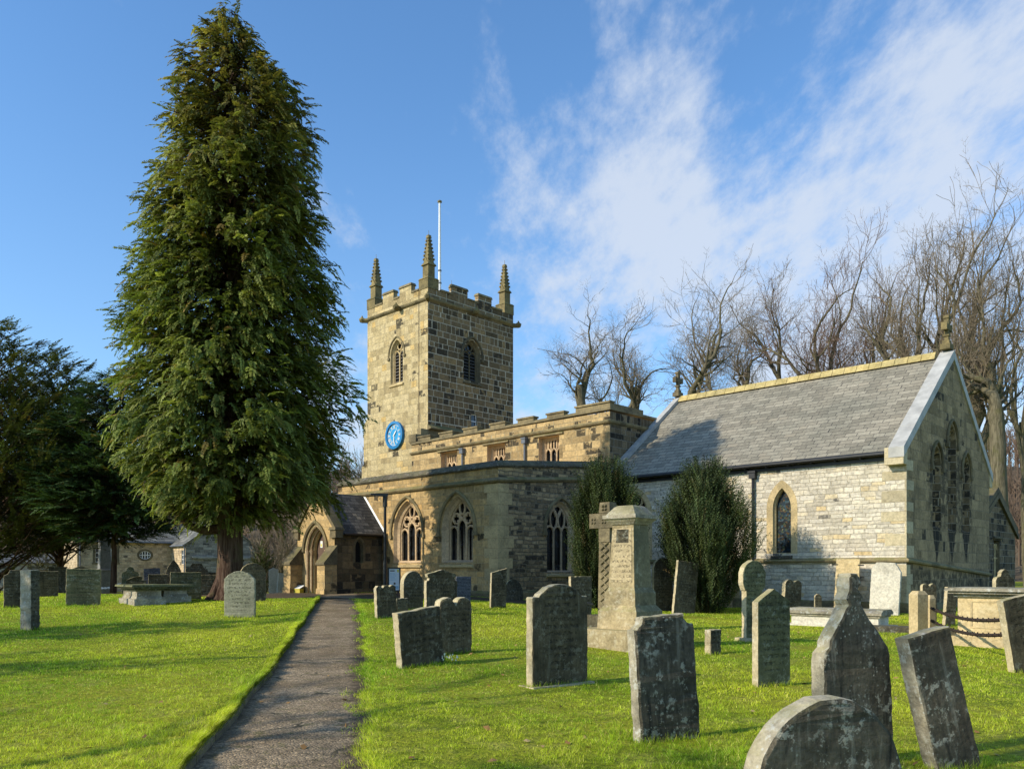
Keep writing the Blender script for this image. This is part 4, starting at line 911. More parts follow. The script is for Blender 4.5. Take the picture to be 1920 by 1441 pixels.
def stone(label, shape, x0, x1, yb, yt, mats, th=.12, yaw=38, roll=0, lean=0, args=(), name='headstone', group=None, D=None, bev=.012, jit=.004, base=None, cat='gravestone', sink=.12):
    """headstone whose outline in the photograph spans x0-x1 and yt-yb: set on the ground there at its true size"""
    px=(x0+x1)/2
    if D is None: X,Y,Z=at(px,yb)
    else: Y=D; X=(px-CX)/FPX*D; Z=gzf(X,Y)
    rel=math.radians(yaw)+math.atan((px-CX)/FPX)
    rng_=math.hypot(X,Y); ppm=FPX/Y*sqrt(1+((px-CX)/FPX)**2)/ (1+((px-CX)/FPX)**2)**.5
    tot=(x1-x0)/FPX*Y/ sqrt(1+((px-CX)/FPX)**2)
    w=max(.25,(tot-th*abs(sin(rel)))/max(.35,cos(rel)))
    h=EYE-(yt-HOR)/FPX*Y-Z
    o=slab(name,[(a,b) for a,b in shape(w,h+sink,*args)],th,mats,None,bev,jit)
    o.location=(X,Y,Z-sink); o.rotation_euler=(math.radians(lean),math.radians(roll),math.radians(yaw))
    tag(o,label,cat,group); STONES.append((X,Y,w,th,math.radians(yaw)))
    if base:
        b=MB(); bw,bh,bd=base; b.box((-w/2-bw,-th/2-bd,sink-.1),(w/2+bw,th/2+bd,sink+bh),0,None,.015); b.build('base',mats[1],o)
    return o
DK=[G_dark,G_edge]; BK=[G_darkp,G_edged]; BR=[G_brown,G_edge]; GR=[G_green,G_edge]; SL=[G_slate,G_slate]; PA=[G_pale,G_pale]; SA=[G_sand,G_sand]
# --- right of the path, nearest first
stone('large round-topped lichen-blotched headstone nearest the camera, cut off by the bottom edge',o_round,1385,1700,1640,1303,BK,.16,22,0,0,D=4.55,jit=.004,bev=.025)
def o_pinn(w,h):
    a=w/2; R=[(.97,0),(1.0,.35),(1.0,.60),(.93,.635),(.80,.67),(.62,.725),(.42,.78),(.28,.825),(.18,.85),(.20,.862),(.24,.88),(.22,.90),(.16,.915),(.15,.925),(.18,.937),(.19,.955),(.16,.975),(.12,.985),(.09,1.0)]
    L=[(-.97,0),(-1.0,.35),(-1.0,.59),(-.95,.63),(-.84,.655),(-.80,.68),(-.62,.735),(-.44,.785),(-.32,.83),(-.21,.852),(-.26,.875),(-.24,.90),(-.17,.918),(-.20,.945),(-.18,.975),(-.13,.988),(-.10,1.0)]
    return [(x*a,z*h) for x,z in R]+[(x*a,z*h) for x,z in reversed(L)]
stone('dark mossy headstone with broken pointed finial top, behind the nearest round one',o_pinn,1527,1682,1436,1075,BK,.16,22,0,-3,jit=.005,bev=.02)
stone('dark flat-topped slab leaning steeply to the left at the right foreground',o_flat,1738,1848,1440,1176,BK,.16,16,-13,-3,jit=.003,bev=.015)
stone('grey-black headstone with scooped shoulders and flaking face, alone on the grass',o_scoop,1187,1318,1388,1152,BK,.15,26,-3,-2,args=(.11,),jit=.004,bev=.025)
stone('tall clean-edged headstone with a low gabled top and one bright edge',o_gable,1410,1482,1287,1103,GR,.11,29,0,0,args=(.17,),jit=.002,bev=.006)
stone('broad dark inscribed headstone with segmental arched top on a low plinth',o_seg,986,1104,1284,1094,DK,.16,36,0,0,args=(.10,.17),base=(.06,.03,.10),jit=.004,bev=.02)
stone('small square stub of stone standing alone in the grass',o_flat,1320,1353,1227,1179,BR,.16,34,0,0,jit=.006,bev=.02,name='marker_stone')
stone('round-headed headstone with moulded neck on a narrow stem',o_key,1384,1436,1201,1050,GR,.16,26,0,0,base=(.03,.08,.10))
stone('pair of joined heart-shaped heads on one low stone by the chancel wall',o_heart,1462,1500,1150,1086,BR,.18,26,5,0)
stone('blunt little stump of stone against the chancel wall',o_round,1525,1541,1143,1113,BR,.10,10,D=28.6,name='marker_stone')
stone('dark tilted square slab with a pale left edge beside the path',o_flat,745,836,1248,1140,DK,.17,44,-6,0,jit=.005,bev=.02)
stone('dark double-lobed headstone right behind the tilted square slab',o_heart,812,886,1226,1119,DK,.20,40,0,0,jit=.005,bev=.03)
stone('small headstone with a notched top of three humps next to the path',o_bumps,703,746,1158,1097,DK,.14,40,-3,0)
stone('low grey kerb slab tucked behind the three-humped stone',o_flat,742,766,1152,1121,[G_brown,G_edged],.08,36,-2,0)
stone('round gothic-topped headstone between notice board and stepped gable stone',o_goth,750,794,1143,1070,BR,.20,40,0,0)
stone('dark headstone with stepped shoulders and gabled top below the aisle windows',o_shoul,795,858,1150,1067,DK,.13,40,0,0,args=(.13,))
stone('bluish slate headstone half hidden beside the stepped gable stone',o_flat,852,882,1142,1080,SL,.07,30,2,0)
stone('tall thin slab with sloping top and bright edge at the aisle corner',lambda w,h:[(-w/2,0),(w/2,0),(w/2,h),(-w/2,h-.16)],917,949,1140,1064,DK,.09,36,2,0,jit=.002)
stone('rounded brown stone leaning on the foot of the aisle wall',o_round,946,982,1139,1085,BR,.10,46,4,-8,D=30.6)
stone('rectangular dark headstone behind the broad inscribed one',o_flat,1066,1110,1160,1080,DK,.12,32,0,0)
stone('round-topped dark headstone directly behind the pedestal monument',o_round,1222,1262,1146,1045,DK,.14,26,0,0)
stone('dark slab leaning right, between the monument and the bushy yew',o_flat,1258,1302,1150,1052,DK,.12,30,7,0)
stone('sandy slab clamped upright against the chancel wall',o_flat,1562,1608,1150,1047,SA,.09,-46,1,-5,D=28.75,name='leaning_slab',jit=.003)
stone('pale grey slab with clipped corners leaning on the chancel wall near its corner',lambda w,h:[(-w/2,0),(w/2,0),(w/2,h-.34),(w/2-.20,h-.02),(-w/2+.16,h),(-w/2,h-.22)],1628,1686,1154,1053,PA,.12,-46,1,-6,D=27.6,name='leaning_slab',jit=.003)
stone('weathered headstone with notched top right behind the stone chain posts',o_bumps,1724,1757,1176,1094,DK,.10,16,0,0,args=(2,))
stone('leaning headstone with a bright edge just left of the chest tomb',o_flat,1765,1790,1166,1100,DK,.12,16,5,0,D=22)
stone('small ogee-topped headstone beyond the chest tomb by the vestry',o_ogee,1860,1902,1150,1067,DK,.14,18,0,0,D=24)
stone('dark slab with a long bright edge leaning at the right border of the picture',o_flat,1893,1990,1262,1112,DK,.14,12,-11,0,jit=.003)
# --- left of the path
stone('lit round-topped grey headstone on the lawn left of the path',o_seg,420,480,1160,1070,[G_pgreen,G_pgreen],.12,4,0,0,args=(.02,.19))
stone('dark round-topped headstone with pale rim right behind the lit grey one',o_round,449,499,1137,1055,DK,.14,24,0,0,D=26.3)
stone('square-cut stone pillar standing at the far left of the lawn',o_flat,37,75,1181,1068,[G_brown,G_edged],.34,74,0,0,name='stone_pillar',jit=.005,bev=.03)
stone('dark headstone with chipped corner behind the square pillar',lambda w,h:[(-w/2,0),(w/2,0),(w/2,h),(-w/2+.16,h),(-w/2+.10,h-.12),(-w/2,h-.16)],7,44,1139,1068,DK,.12,30,0,0)
stone('squat black slab just right of the square pillar',o_flat,72,109,1118,1070,DK,.10,30,0,0,D=31)
stone('wide mossy slab with a large pale spalled patch, under the yews',o_flat,123,189,1135,1066,GR,.10,22,1,0)
stone('wide flat-topped green slab behind the pair of chest tombs',o_flat,319,378,1124,1072,GR,.10,24,0,0)
stone('low broad slab with sloping shoulders by the conifer trunk',lambda w,h:[(-w/2,0),(w/2,0),(w/2,h-.1),(w*.3,h),(-w*.38,h),(-w/2,h-.2)],373,413,1118,1077,DK,.10,24,0,0,D=33)
stone('dark pointed lancet-shaped headstone under the big conifer',o_goth,310,341,1112,1049,DK,.16,24,0,0,args=(.75,),D=35)
stone('black headstone with carved scrolled top beside the lancet one',o_rough,346,392,1112,1055,DK,.14,24,0,0,D=36,jit=.02)
stone('tilted blue-grey slate slab left of the lancet stone',o_flat,272,303,1112,1065,SL,.08,20,-3,0,D=35.5)
stone('square black slab between slate and lancet stones',o_flat,278,316,1118,1076,DK,.08,24,0,0,D=33.6)
stone('pale green headstone with rounded shoulders in front of the cottage',o_ogee,228,261,1112,1062,GR,.12,20,0,0,D=36)
stone('low jagged dark rockwork grave behind the first chest tomb',o_rough,234,276,1108,1079,DK,.3,24,0,0,D=32,jit=.03)
stone('wide low-gabled headstone top showing over the spalled slab',lambda w,h:o_gable(w,h,.14),133,172,1112,1060,BR,.12,22,0,0,D=34)
stone('brown slab beside the cottage wall, farthest under the yews',o_flat,91,126,1108,1062,BR,.10,24,0,0,D=38)
stone('plain black slab against the foot of the conifer trunk',o_flat,384,409,1110,1072,DK,.10,24,0,0,D=36.5)
stone('pale distant headstone seen between conifer trunk and porch',lambda w,h:o_gable(w,h,.12),504,522,1092,1064,PA,.3,20,0,0,D=48)
stone('grey distant grave slab tilted beside the pale one',o_flat,518,535,1094,1074,[G_pale,G_pale],.3,24,4,0,D=46)
# clamps that hold the sandy slab
# --- chest tombs
def chest(label,px,py,L,Wd,H,yaw,mats,name='chest_tomb',D=None,lid=.12,shield=False,ov=.10,group=None):
    X,Y,Z=at(px,py) if D is None else ((px-CX)/FPX*D,D,gzf((px-CX)/FPX*D,D))
    t=thing(name,label,'chest tomb',(X,Y,Z),math.radians(yaw),group)
    b=MB(); b.box((0,0,-.15),(L,Wd,.22),0,None,.0); b.box((.07,.07,.22),(L-.07,Wd-.07,.30),0,None,.03); b.build('plinth',mats[1],t)
    b=MB(); b.box((.11,.11,.30),(L-.11,Wd-.11,H-lid-.06)); 
    b.build('chest',mats[0],t)
    b=MB(); b.box((.05,.05,H-lid-.06),(L-.05,Wd-.05,H-lid)); b.box((-ov*.4,-ov*.4,H-lid+.003),(L+ov*.4,Wd+ov*.4,H-lid*.55)); b.box((-ov,-ov,H-lid*.55+.003),(L+ov,Wd+ov,H),0,None,.02); b.build('lid',mats[2],t)
    return t
ct=chest('large sandstone chest tomb with moulded lid and carved shield panel, far right',1782,1211,2.9,1.25,1.22,-44,[G_sand,G_sand,G_edged])
p=MB()   # raised panel with a carved shield on the long side
for a,b_ in (((.35,.098,.40),(2.55,.112,.43)),((.35,.098,.93),(2.55,.112,.96)),((.35,.098,.43),(.38,.112,.93)),((2.52,.098,.43),(2.55,.112,.93))): p.box(a,b_)
p.build('panel_moulding',G_sand,ct)
p=MB(); c0=1.75; sh_=[(c0-.55,.90),(c0-.58,.66),(c0-.40,.60),(c0-.16,.55),(c0,.46),(c0+.16,.55),(c0+.40,.60),(c0+.58,.66),(c0+.55,.90)]
p.prism(sh_,((0,.112,0),(1,0,0),(0,0,1),(0,-1,0)),.035); p.build('shield',G_sand,ct)
X,Y,Z=at(252,1134)
for lab,px,py,L in (('first of two low chest tombs, with lit end, left of the conifer',252,1136,.95),('second low mossy chest tomb, nearer the conifer trunk',303,1131,.95)):
    chest(lab,px,py,L,1.6,.66 if px<280 else .60,42,[G_edged,G_edged,G_green])
ld=thing('ledger_tomb','low moulded ledger tomb lying in front of the chancel wall','ledger tomb',(*at(1484,1172)[:2],at(1484,1172)[2]),math.radians(-40))
b=MB(); b.box((-.12,-.15,-.1),(2.5,1.1,.07)); b.box((.0,.0,.07),(2.3,.95,.30)); b.build('plinth',G_pale,ld)
b=MB(); b.box((-.05,-.05,.30),(2.35,1.0,.36)); b.prism([(-.10,.36),(1.05,.36),(1.05,.42),(.85,.50),(.1,.50),(-.10,.42)],((-.10,0,0),(0,1,0),(0,0,1),(1,0,0)),2.5); b.build('ledger',G_edged,ld)
X,Y,Z=at(1690,1186); b=MB(); b.box((-1.0,-.35,-.08),(1.2,.45,.10),0,None,.02); b.box((-.7,-.25,.10),(.9,.35,.16),0,None,.02)
o=b.build('grave_kerb',G_brown); o.location=(X,Y,Z); o.rotation_euler=(0,0,math.radians(-30)); tag(o,'flat sunken grave slab between ledger tomb and chain posts','grave slab')
# stone posts and the chains that hang from them
def post(label,px,py,yt,w):
    X,Y,Z=at(px,py); h=EYE-(yt-HOR)/FPX*Y-Z; b=MB()
    b.box((-w/2,-w*.42,-.1),(w/2,w*.42,h-.08)); 
    b.add([(-w/2,-w*.42,h-.08),(w/2,-w*.42,h-.08),(w/2,w*.42,h-.08),(-w/2,w*.42,h-.08),(-w*.3,-w*.3,h),(w*.3,-w*.3,h),(w*.3,w*.3,h),(-w*.3,w*.3,h)],[(0,1,5,4),(1,2,6,5),(2,3,7,6),(3,0,4,7),(4,5,6,7)])
    o=b.build('stone_post',G_sand); o.location=(X,Y,Z); o.rotation_euler=(0,0,math.radians(20)); tag(o,label,'stone post','posts of the chained grave enclosure'); return X,Y,Z,h
p1=post('thick stone post with yellow lichen holding the grave chains',1722,1202,1107,.29)
p2=post('thinner stone post close behind the thick lichened one',1744,1198,1115,.17)
def chain(label,a,b,sag,m,link=.05,r=.010,mark=False):
    a,b=Vector(a),Vector(b); L=(b-a).length*1.03; n=int(L/(link*.74)); mb=MB(); P=[]
    for i in range(n+1):
        t=i/n; q=a.lerp(b,t); q.z-=sag*4*t*(1-t); P.append(q)
    for i in range(n):
        c=(P[i]+P[i+1])/2; d=(P[i+1]-P[i]).normalized(); s=Vector((-d.y,d.x,0)).normalized() if i%2 else d.cross(Vector((-d.y,d.x,0)).normalized())
        mb.tube([c+d*(link*.62)*cos(t)+s*(link*.34)*sin(t) for t in [2*PI*k/7 for k in range(8)]],r,4,0,False)
        if mark and i%6==0:
            for q in (s,d.cross(s)): mb.tube([c-q*.05,c+q*.05],[.004,.014,],4); 
    o=mb.build('chain',m); return tag(o,label,'chain','chains round the graves')
pc=Vector((p2[0],p2[1],p2[2]+p2[3]*.72)); 
e1=Vector(((1916-CX)/FPX*12.4,12.4,EYE-(1156-HOR)/FPX*12.4))
chain('upper rusty spiked chain sagging in front of the chest tomb',pc,e1,.15,M_rust,.075,.012,True)
chain('lower rusty spiked chain sagging in front of the chest tomb',pc-Vector((0,0,.28)),e1-Vector((0,0,.24)),.16,M_rust,.075,.012,True)
# --- pedestal monument and the cross behind it
X,Y,Z=at(1178,1222)
mo=thing('pedestal_monument','tall sandstone pedestal monument with moulded cap and inscribed sunlit face','monument',(X,Y,Z),math.radians(-46))
# front (sunlit) face looks along local -y; the right corner in the picture is the south-east one
k=Y/FPX
def mbox(name,w0,w1,z0,z1,m,extra=None):
    b=MB(); b.add([(-w0,-w0,z0),(w0,-w0,z0),(w0,w0,z0),(-w0,w0,z0),(-w1,-w1,z1),(w1,-w1,z1),(w1,w1,z1),(-w1,w1,z1)],[(0,1,5,4),(1,2,6,5),(2,3,7,6),(3,0,4,7),(4,5,6,7)])
    if extra: extra(b)
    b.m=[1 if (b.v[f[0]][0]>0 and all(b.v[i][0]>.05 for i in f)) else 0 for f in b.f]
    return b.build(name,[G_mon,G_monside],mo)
MS=.735; MZ=.935
mo.rotation_euler=(0,0,math.radians(-43)); mo.scale=(1,1,1); mo.location=(mo.location.x+.14,mo.location.y+.70,mo.location.z)
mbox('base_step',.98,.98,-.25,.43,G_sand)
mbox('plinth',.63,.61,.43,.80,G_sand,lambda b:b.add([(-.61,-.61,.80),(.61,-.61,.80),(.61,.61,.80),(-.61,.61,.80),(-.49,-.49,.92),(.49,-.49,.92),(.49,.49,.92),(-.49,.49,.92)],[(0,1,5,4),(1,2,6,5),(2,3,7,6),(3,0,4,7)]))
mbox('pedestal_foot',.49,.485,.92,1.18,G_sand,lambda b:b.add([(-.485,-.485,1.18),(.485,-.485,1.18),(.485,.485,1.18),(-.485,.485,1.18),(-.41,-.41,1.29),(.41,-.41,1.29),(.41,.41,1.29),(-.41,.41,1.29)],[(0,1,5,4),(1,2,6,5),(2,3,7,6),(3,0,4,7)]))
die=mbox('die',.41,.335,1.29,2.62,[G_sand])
ip=MB(); ip.add([(-.33,-.412,1.40),(.33,-.412,1.40),(.27,-.350,2.52),(-.27,-.350,2.52)],[(0,1,2,3)]); ip.add([(-.20,-.3695,2.22),(.20,-.3695,2.22),(.19,-.3545,2.50),(-.19,-.3545,2.50)],[(0,1,2,3)],1)
ip.build('inscription',[G_sandl,G_brown],die)
cb=MB()
for w,z0,z1,tp in ((.37,2.60,2.65,-.05),(.43,2.653,2.72,-.07),(.53,2.723,2.80,0)): cb.add([(-w,-w,z0),(w,-w,z0),(w,w,z0),(-w,w,z0),(-w+tp,-w+tp,z1),(w-tp,-w+tp,z1),(w-tp,w-tp,z1),(-w+tp,w-tp,z1)],[(3,2,1,0),(0,1,5,4),(1,2,6,5),(2,3,7,6),(3,0,4,7),(4,5,6,7)])
cb.add([(-.47,-.47,2.80),(.47,-.47,2.80),(.47,.47,2.80),(-.47,.47,2.80),(-.30,-.30,2.97),(.30,-.30,2.97),(.30,.30,2.97),(-.30,.30,2.97),(-.24,-.24,3.0),(.24,-.24,3.0),(.24,.24,3.0),(-.24,.24,3.0)],[(0,1,5,4),(1,2,6,5),(2,3,7,6),(3,0,4,7),(4,5,9,8),(5,6,10,9),(6,7,11,10),(7,4,8,11),(8,9,10,11)])
cb.build('cap',G_edged,mo)
for o_ in [mo]+list(mo.children):
    for q_ in ([o_]+list(o_.children)):
        if q_.type=='MESH' and not q_.get('_sc'): q_.data.transform(Matrix.Diagonal((MS,MS,MZ,1))); uvs=q_.data.uv_layers; uvs.remove(uvs[0]); uvmap(q_.data); q_['_sc']=1
for o_ in list(mo.children)+[c for q in mo.children for c in q.children]:
    if o_.get('_sc'): del o_['_sc']
cr=thing('celtic_cross','tall dark carved stone cross rising behind the pedestal monument','cross',(0,0,0),math.radians(-46))
X=(1140-CX)/FPX*19.6; Y=19.6; cr.location=(X,Y,gzf(X,Y))
H=EYE-(940-HOR)/FPX*Y-gzf(X,Y); T_c=plainstone('carved_cross_stone',(.17,.14,.085),(.25,.205,.12),(.05,.045,.03),.5,.3,bump=1.0,sc=2.4)
b=MB(); b.box((-.42,-.40,-.15),(.42,.40,.36),0,None,.05); b.build('base',G_brown,cr)
b=MB(); b.box((-.20,-.145,.36),(.20,.145,H-1.0),0,None,.02); 
z=.5
while z<H-1.15:      # carved interlace down the shaft
    for sx in (-1,1):
        b.tube([(sx*.12,-.15,z),(0,-.156,z+.09),(-sx*.12,-.15,z+.18)],.022,5); b.tube([(.205,sx*.09,z),(.211,0,z+.09),(.205,-sx*.09,z+.18)],.022,5)
    z+=.18
b.build('shaft',T_c,cr)
b=MB(); b.box((-.17,-.15,H-.99),(.17,.15,H-.66)); b.box((-.46,-.16,H-.65),(.46,.16,H-.29)); b.box((-.17,-.15,H-.28),(.17,.15,H-.02),0,None,.02)
for x,z in ((-.33,H-.47),(.33,H-.47),(0,H-.15),(0,H-.47)):
    for i in range(4): a=i*PI/2+PI/4; b.tube([(x+.06*cos(a),-.15,z+.06*sin(a)),(x+.06*cos(a),-.19,z+.06*sin(a))],[.045,.02],6)
b.build('cross_head',T_c,cr)
chain('dark chain hanging from the rectangular headstone to the cross base',(*at(1058,1160)[:2],at(1058,1160)[2]+.95),(X-.4,Y-.3,gzf(X,Y)+.62),.10,M_iron,.07,.012)
G_obel=plainstone('grey_granite',(.20,.20,.20),(.28,.28,.275),(.10,.10,.10),.3,bump=.1,sc=2.)
# obelisk on the left
ob=thing('obelisk','grey granite obelisk on an inscribed pedestal in front of the cottage','obelisk',((196-CX)/FPX*46,46,gzf((196-CX)/FPX*46,46)),math.radians(40))
Zb=gzf((196-CX)/FPX*46,46); h1=EYE-(1066-HOR)/FPX*46-Zb; h2=EYE-(985-HOR)/FPX*46-Zb
b=MB(); b.box((-.44,-.44,-.1),(.44,.44,h1*.25),0,None,.03); b.box((-.33,-.33,h1*.25),(.33,.33,h1-.08)); b.box((-.40,-.40,h1-.08),(.40,.40,h1),0,None,.05); b.build('pedestal',G_obel,ob)
b=MB(); b.box((-.30,-.30,h1),(.30,.30,h2),0,None,.07); b.add([(-.23,-.23,h2),(.23,-.23,h2),(.23,.23,h2),(-.23,.23,h2),(0,0,h2+.35)],[(0,1,4),(1,2,4),(2,3,4),(3,0,4)]); b.build('shaft',G_obel,ob)
b=MB()
for sx in (-1,1): b.tube([(sx*.9+.0,-.9,-.1),(sx*.9,-.9,.5)],.05,6)
o=chain('white-painted chain looped before the obelisk',((184-CX)/FPX*37,37,EYE-(1101-HOR)/FPX*37),((226-CX)/FPX*37,37,EYE-(1093-HOR)/FPX*37),.10,M_white,.10,.022)
# notice board, lamp post, box
X,Y,Z=at(739,1130); D=32.4; X=(739-CX)/FPX*D; Z=gzf(X,D)
nb=thing('notice_board','white church notice board in a black frame beside the aisle wall','notice board',(X,D,Z),math.radians(28))
z0=EYE-(1108-HOR)/FPX*D-Z; z1=EYE-(1063-HOR)/FPX*D-Z
b=MB()
for x in (-.2,.2): b.box((x-.035,.02,-.2),(x+.035,.09,z0))
b.build('post',M_wood,nb).name='post'
b=MB(); 
for a,c in (((-.27,-.03,z0),(.27,.05,z0+.05)),((-.27,-.03,z1-.05),(.27,.05,z1)),((-.27,-.03,z0+.05),(-.22,.05,z1-.05)),((.22,-.03,z0+.05),(.27,.05,z1-.05))): b.box(a,c)
b.build('frame',M_iron,nb)
b=MB(); b.box((-.22,-.0,z0+.05),(.22,.03,z1-.05),0)
b.box((-.17,-.006,z1-.16),(.02,.0,z1-.12),1)
for i in range(6): b.box((-.17,-.006,z1-.24-i*.055),(.02+.03*(i%3),.0,z1-.225-i*.055),3)
b.box((.13,-.006,z1-.20),(.2,.0,z1-.09),2); b.box((-.02,-.006,z0+.28),(.06,.0,z0+.36),1); b.box((-.14,-.006,z0+.10),(.18,.0,z0+.22),3)
b.build('notice_sheet',[M_white,M_wood,flat('yellow_print',(.75,.6,.08)),flat('pale_blue_print',(.35,.5,.6))],nb)
D=34.2; X=(722-CX)/FPX*D; Z=gzf(X,D); Lh=EYE-(930-HOR)/FPX*D-Z
lp=thing('lamp_post','slim black lamp post with a flat lantern arm between porch and aisle window','lamp post',(X,D,Z),math.radians(20))
b=MB(); b.tube([(0,0,-.2),(0,0,1.4)],.085,10); b.tube([(0,0,1.4),(0,0,Lh)],.06,10); b.build('post',M_iron,lp)
b=MB(); b.tube([(0,0,Lh-.45),(0,0,Lh+.02)],.10,8); b.prism([(.10,0),(-.62,-.02),(-.62,-.07),(-.3,-.12),(.10,-.14)],((0,-.11,Lh+.12),(1,0,0),(0,0,1),(0,1,0)),.22); b.build('lantern',M_iron,lp)
q=cw(pm-.95,PY-.28,.42); bx=thing('box','small yellow and white box left on the porch step','box',q,RZ+.3)
b=MB(); b.box((-.17,-.13,0),(.17,.13,.26)); b.build('carton',flat('yellow_card',(.55,.45,.06)),bx)
b=MB(); b.add([(-.17,-.13,.262),(.17,-.13,.262),(.20,.16,.40),(-.14,.16,.42)],[(0,1,2,3)]); b.build('flap',M_white,bx)
# iron clamps of the sandy slab
cl=MB()
for px,py in ((1562,1058),(1610,1059)):
    D=28.3; x=(px-CX)/FPX*D; z=EYE-(py-HOR)/FPX*D; cl.box((x-.10,D-.2,z-.02),(x+.10,D-.16,z+.02))
co_=[o for o in bpy.data.objects if o.get('label','').startswith('sandy slab clamped')][0]
clo=cl.build('iron_clamp',M_iron); clo.parent=co_; clo.matrix_parent_inverse=(Matrix.Translation(co_.location)@co_.rotation_euler.to_matrix().to_4x4()).inverted()

# ================================================================== cottage and outbuildings
ca=math.radians(40); cA=Vector((cos(ca),sin(ca),0)); 
ct=thing('cottage','low stone cottage with slate roof, oval window and projecting gabled wing','cottage',(-33.7,62,-.4),ca)
mb=MB(); f1=Sx(0,0); L1=12.8; e_=4.15; r_=5.75; dp=5.4
win1=[(1.3,2.5),(2.8,2.5),(2.8,3.6),(1.3,3.6)]; ov=[(4.96+.43*cos(2*PI*i/24),3.08+.33*sin(2*PI*i/24)) for i in range(24)]
panel(mb,f1,[(0,-1),(7.0,-1),(7.0,e_),(0,e_)],[win1,ov],0)
panel(mb,Fr((0,dp,0),(0,-1,0),(-1,0,0)),[(0,-1),(dp,-1),(dp,e_),(dp/2,r_),(0,e_)],[],0)
panel(mb,Fr((7.0,-3.6,0),(0,1,0),(-1,0,0)),[(0,-1),(3.6,-1),(3.6,e_-.2),(0,e_-.2)],[[(.3,2.35),(.95,2.35),(.95,3.45),(.3,3.45)]],0)
panel(mb,Sx(0,-3.6),[(7.0,-1),(12.7,-1),(12.7,3.9),(9.85,5.9),(7.0,3.9)],[],1)
panel(mb,Fr((12.7,-3.6,0),(0,1,0),(1,0,0)),[(0,-1),(9,-1),(9,3.9),(0,3.9)],[],1)
cwl=mb.build('walls',[M_cott,M_cottg],ct,fix=False)
def rq(mb,a,b,c,d,th=.09): 
    P=[Vector(q) for q in (a,b,c,d)]; mb.add(P+[q-Vector((0,0,th)) for q in P],[(0,1,2,3),(7,6,5,4),(0,4,5,1),(1,5,6,2),(2,6,7,3),(3,7,4,0)])
m=MB(); rq(m,(-.15,-.25,e_+.02),(7.2,-.25,e_+.02),(9.85,dp/2,r_+.12),(-.15,dp/2,r_+.12)); rq(m,(-.15,dp+.2,e_),(9.8,dp+.2,e_),(9.8,dp/2,r_+.12),(-.15,dp/2,r_+.12))
m.build('main_roof',M_slatec,ct)
m=MB(); rq(m,(6.85,-3.75,3.92),(6.85,-.2,3.92),(9.85,dp,6.05),(9.85,-3.75,6.05)); rq(m,(12.9,-3.75,3.85),(12.9,dp,3.85),(9.85,dp,6.05),(9.85,-3.75,6.05)); m.build('wing_roof',M_slatec,ct)
m=MB(); m.tube([(-.15,-.30,e_-.05),(7.0,-.30,e_-.05)],.07,6); m.tube([(6.8,-3.7,3.82),(6.8,-.3,3.82)],.07,6); m.tube([(.18,-.08,0),(.18,-.08,e_-.1)],.05,6); m.tube([(6.9,-3.68,-.5),(6.9,-3.68,3.8)],.05,6); m.build('gutter',M_pipe,ct)
def sash(fr,x0,x1,z0,z1,nx,nz):
    w=MB(); L=[[(x0,z0),(x1,z0)],[(x0,z1),(x1,z1)],[(x0,z0),(x0,z1)],[(x1,z0),(x1,z1)]]+[[(x0+(x1-x0)*i/nx,z0),(x0+(x1-x0)*i/nx,z1)] for i in range(1,nx)]+[[(x0,z0+(z1-z0)*i/nz),(x1,z0+(z1-z0)*i/nz)] for i in range(1,nz)]
    bars(w,fr,L,.032,-.06,4); o=w.build('window',M_white,ct); g=MB(); panel(g,fr,[(x0,z0),(x1,z0),(x1,z1),(x0,z1)],[],0,-.09); g.build('pane',M_pane,o)
sash(f1,1.3,2.8,2.5,3.6,4,3); sash(Fr((7.0,-3.6,0),(0,1,0),(-1,0,0)),.3,.95,2.35,3.45,2,3)
w=MB(); ovp=ov+[ov[0]]; bars(w,f1,[ovp,[(4.96,2.75),(4.96,3.41)],[(4.53,3.08),(5.39,3.08)],[(4.76,2.8),(4.76,3.36)],[(5.16,2.8),(5.16,3.36)]],.035,-.03,5); o=w.build('oval_window',M_white,ct)
g=MB(); panel(g,f1,ov,[],0,-.08); g.build('pane',M_pane,o)
w=MB(); ro=[(4.96+(q[0]-4.96)*1.45,3.08+(q[1]-3.08)*1.5) for q in ov]; ringstrip(w,f1,ro,.02,ov,.02); ringstrip(w,f1,ov,.02,ov,-.08); w.build('surround',M_dressd,o)
w=MB(); w.box((1.05,-.04,2.32),(3.05,.02,2.48)); w.box((1.05,-.04,3.62),(3.05,.02,3.82)); w.box((1.1,-.02,2.48),(1.28,.02,3.62)); w.box((2.82,-.02,2.48),(3.0,.02,3.62)); w.build('window_surround',M_dressd,ct)
w=MB(); w.prism([(0,1.6),(5.0,1.6),(5.0,2.75),(0,2.75)],((7.6,-3.62,0),(1,0,0),(0,0,1),(0,-1,0)),.05); w.box((7.55,-3.78,2.75),(12.7,-3.61,2.86)); w.build('lean_to_flashing',[M_cottg],ct)
w=MB(); w.box((7.5,-3.80,2.87),(12.7,-3.62,2.93)); w.build('lead_flashing',M_lead,ct)
w=MB(); w.box((10.6,2.0,5.2),(11.4,2.7,7.0)); w.tube([(11,2.35,7.0),(11,2.35,7.35)],.13,8); w.build('chimney',M_cott,ct)
sh=thing('outbuilding','long low dark outbuilding with open bays left of the cottage','outbuilding',(-45.5,66,-.6),math.radians(20))
mb=MB(); panel(mb,Sx(0,0),[(0,-1),(8.4,-1),(8.4,2.6),(0,2.6)],[[(3.6,-.5),(5.2,-.5),(5.2,2.1),(3.6,2.1)],[(5.6,-.5),(8.0,-.5),(8.0,2.1),(5.6,2.1)]],0); panel(mb,Fr((8.4,0,0),(0,1,0),(1,0,0)),[(0,-1),(4,-1),(4,3.2),(0,2.6)],[],0); mb.build('walls',M_cottg,sh,fix=False)
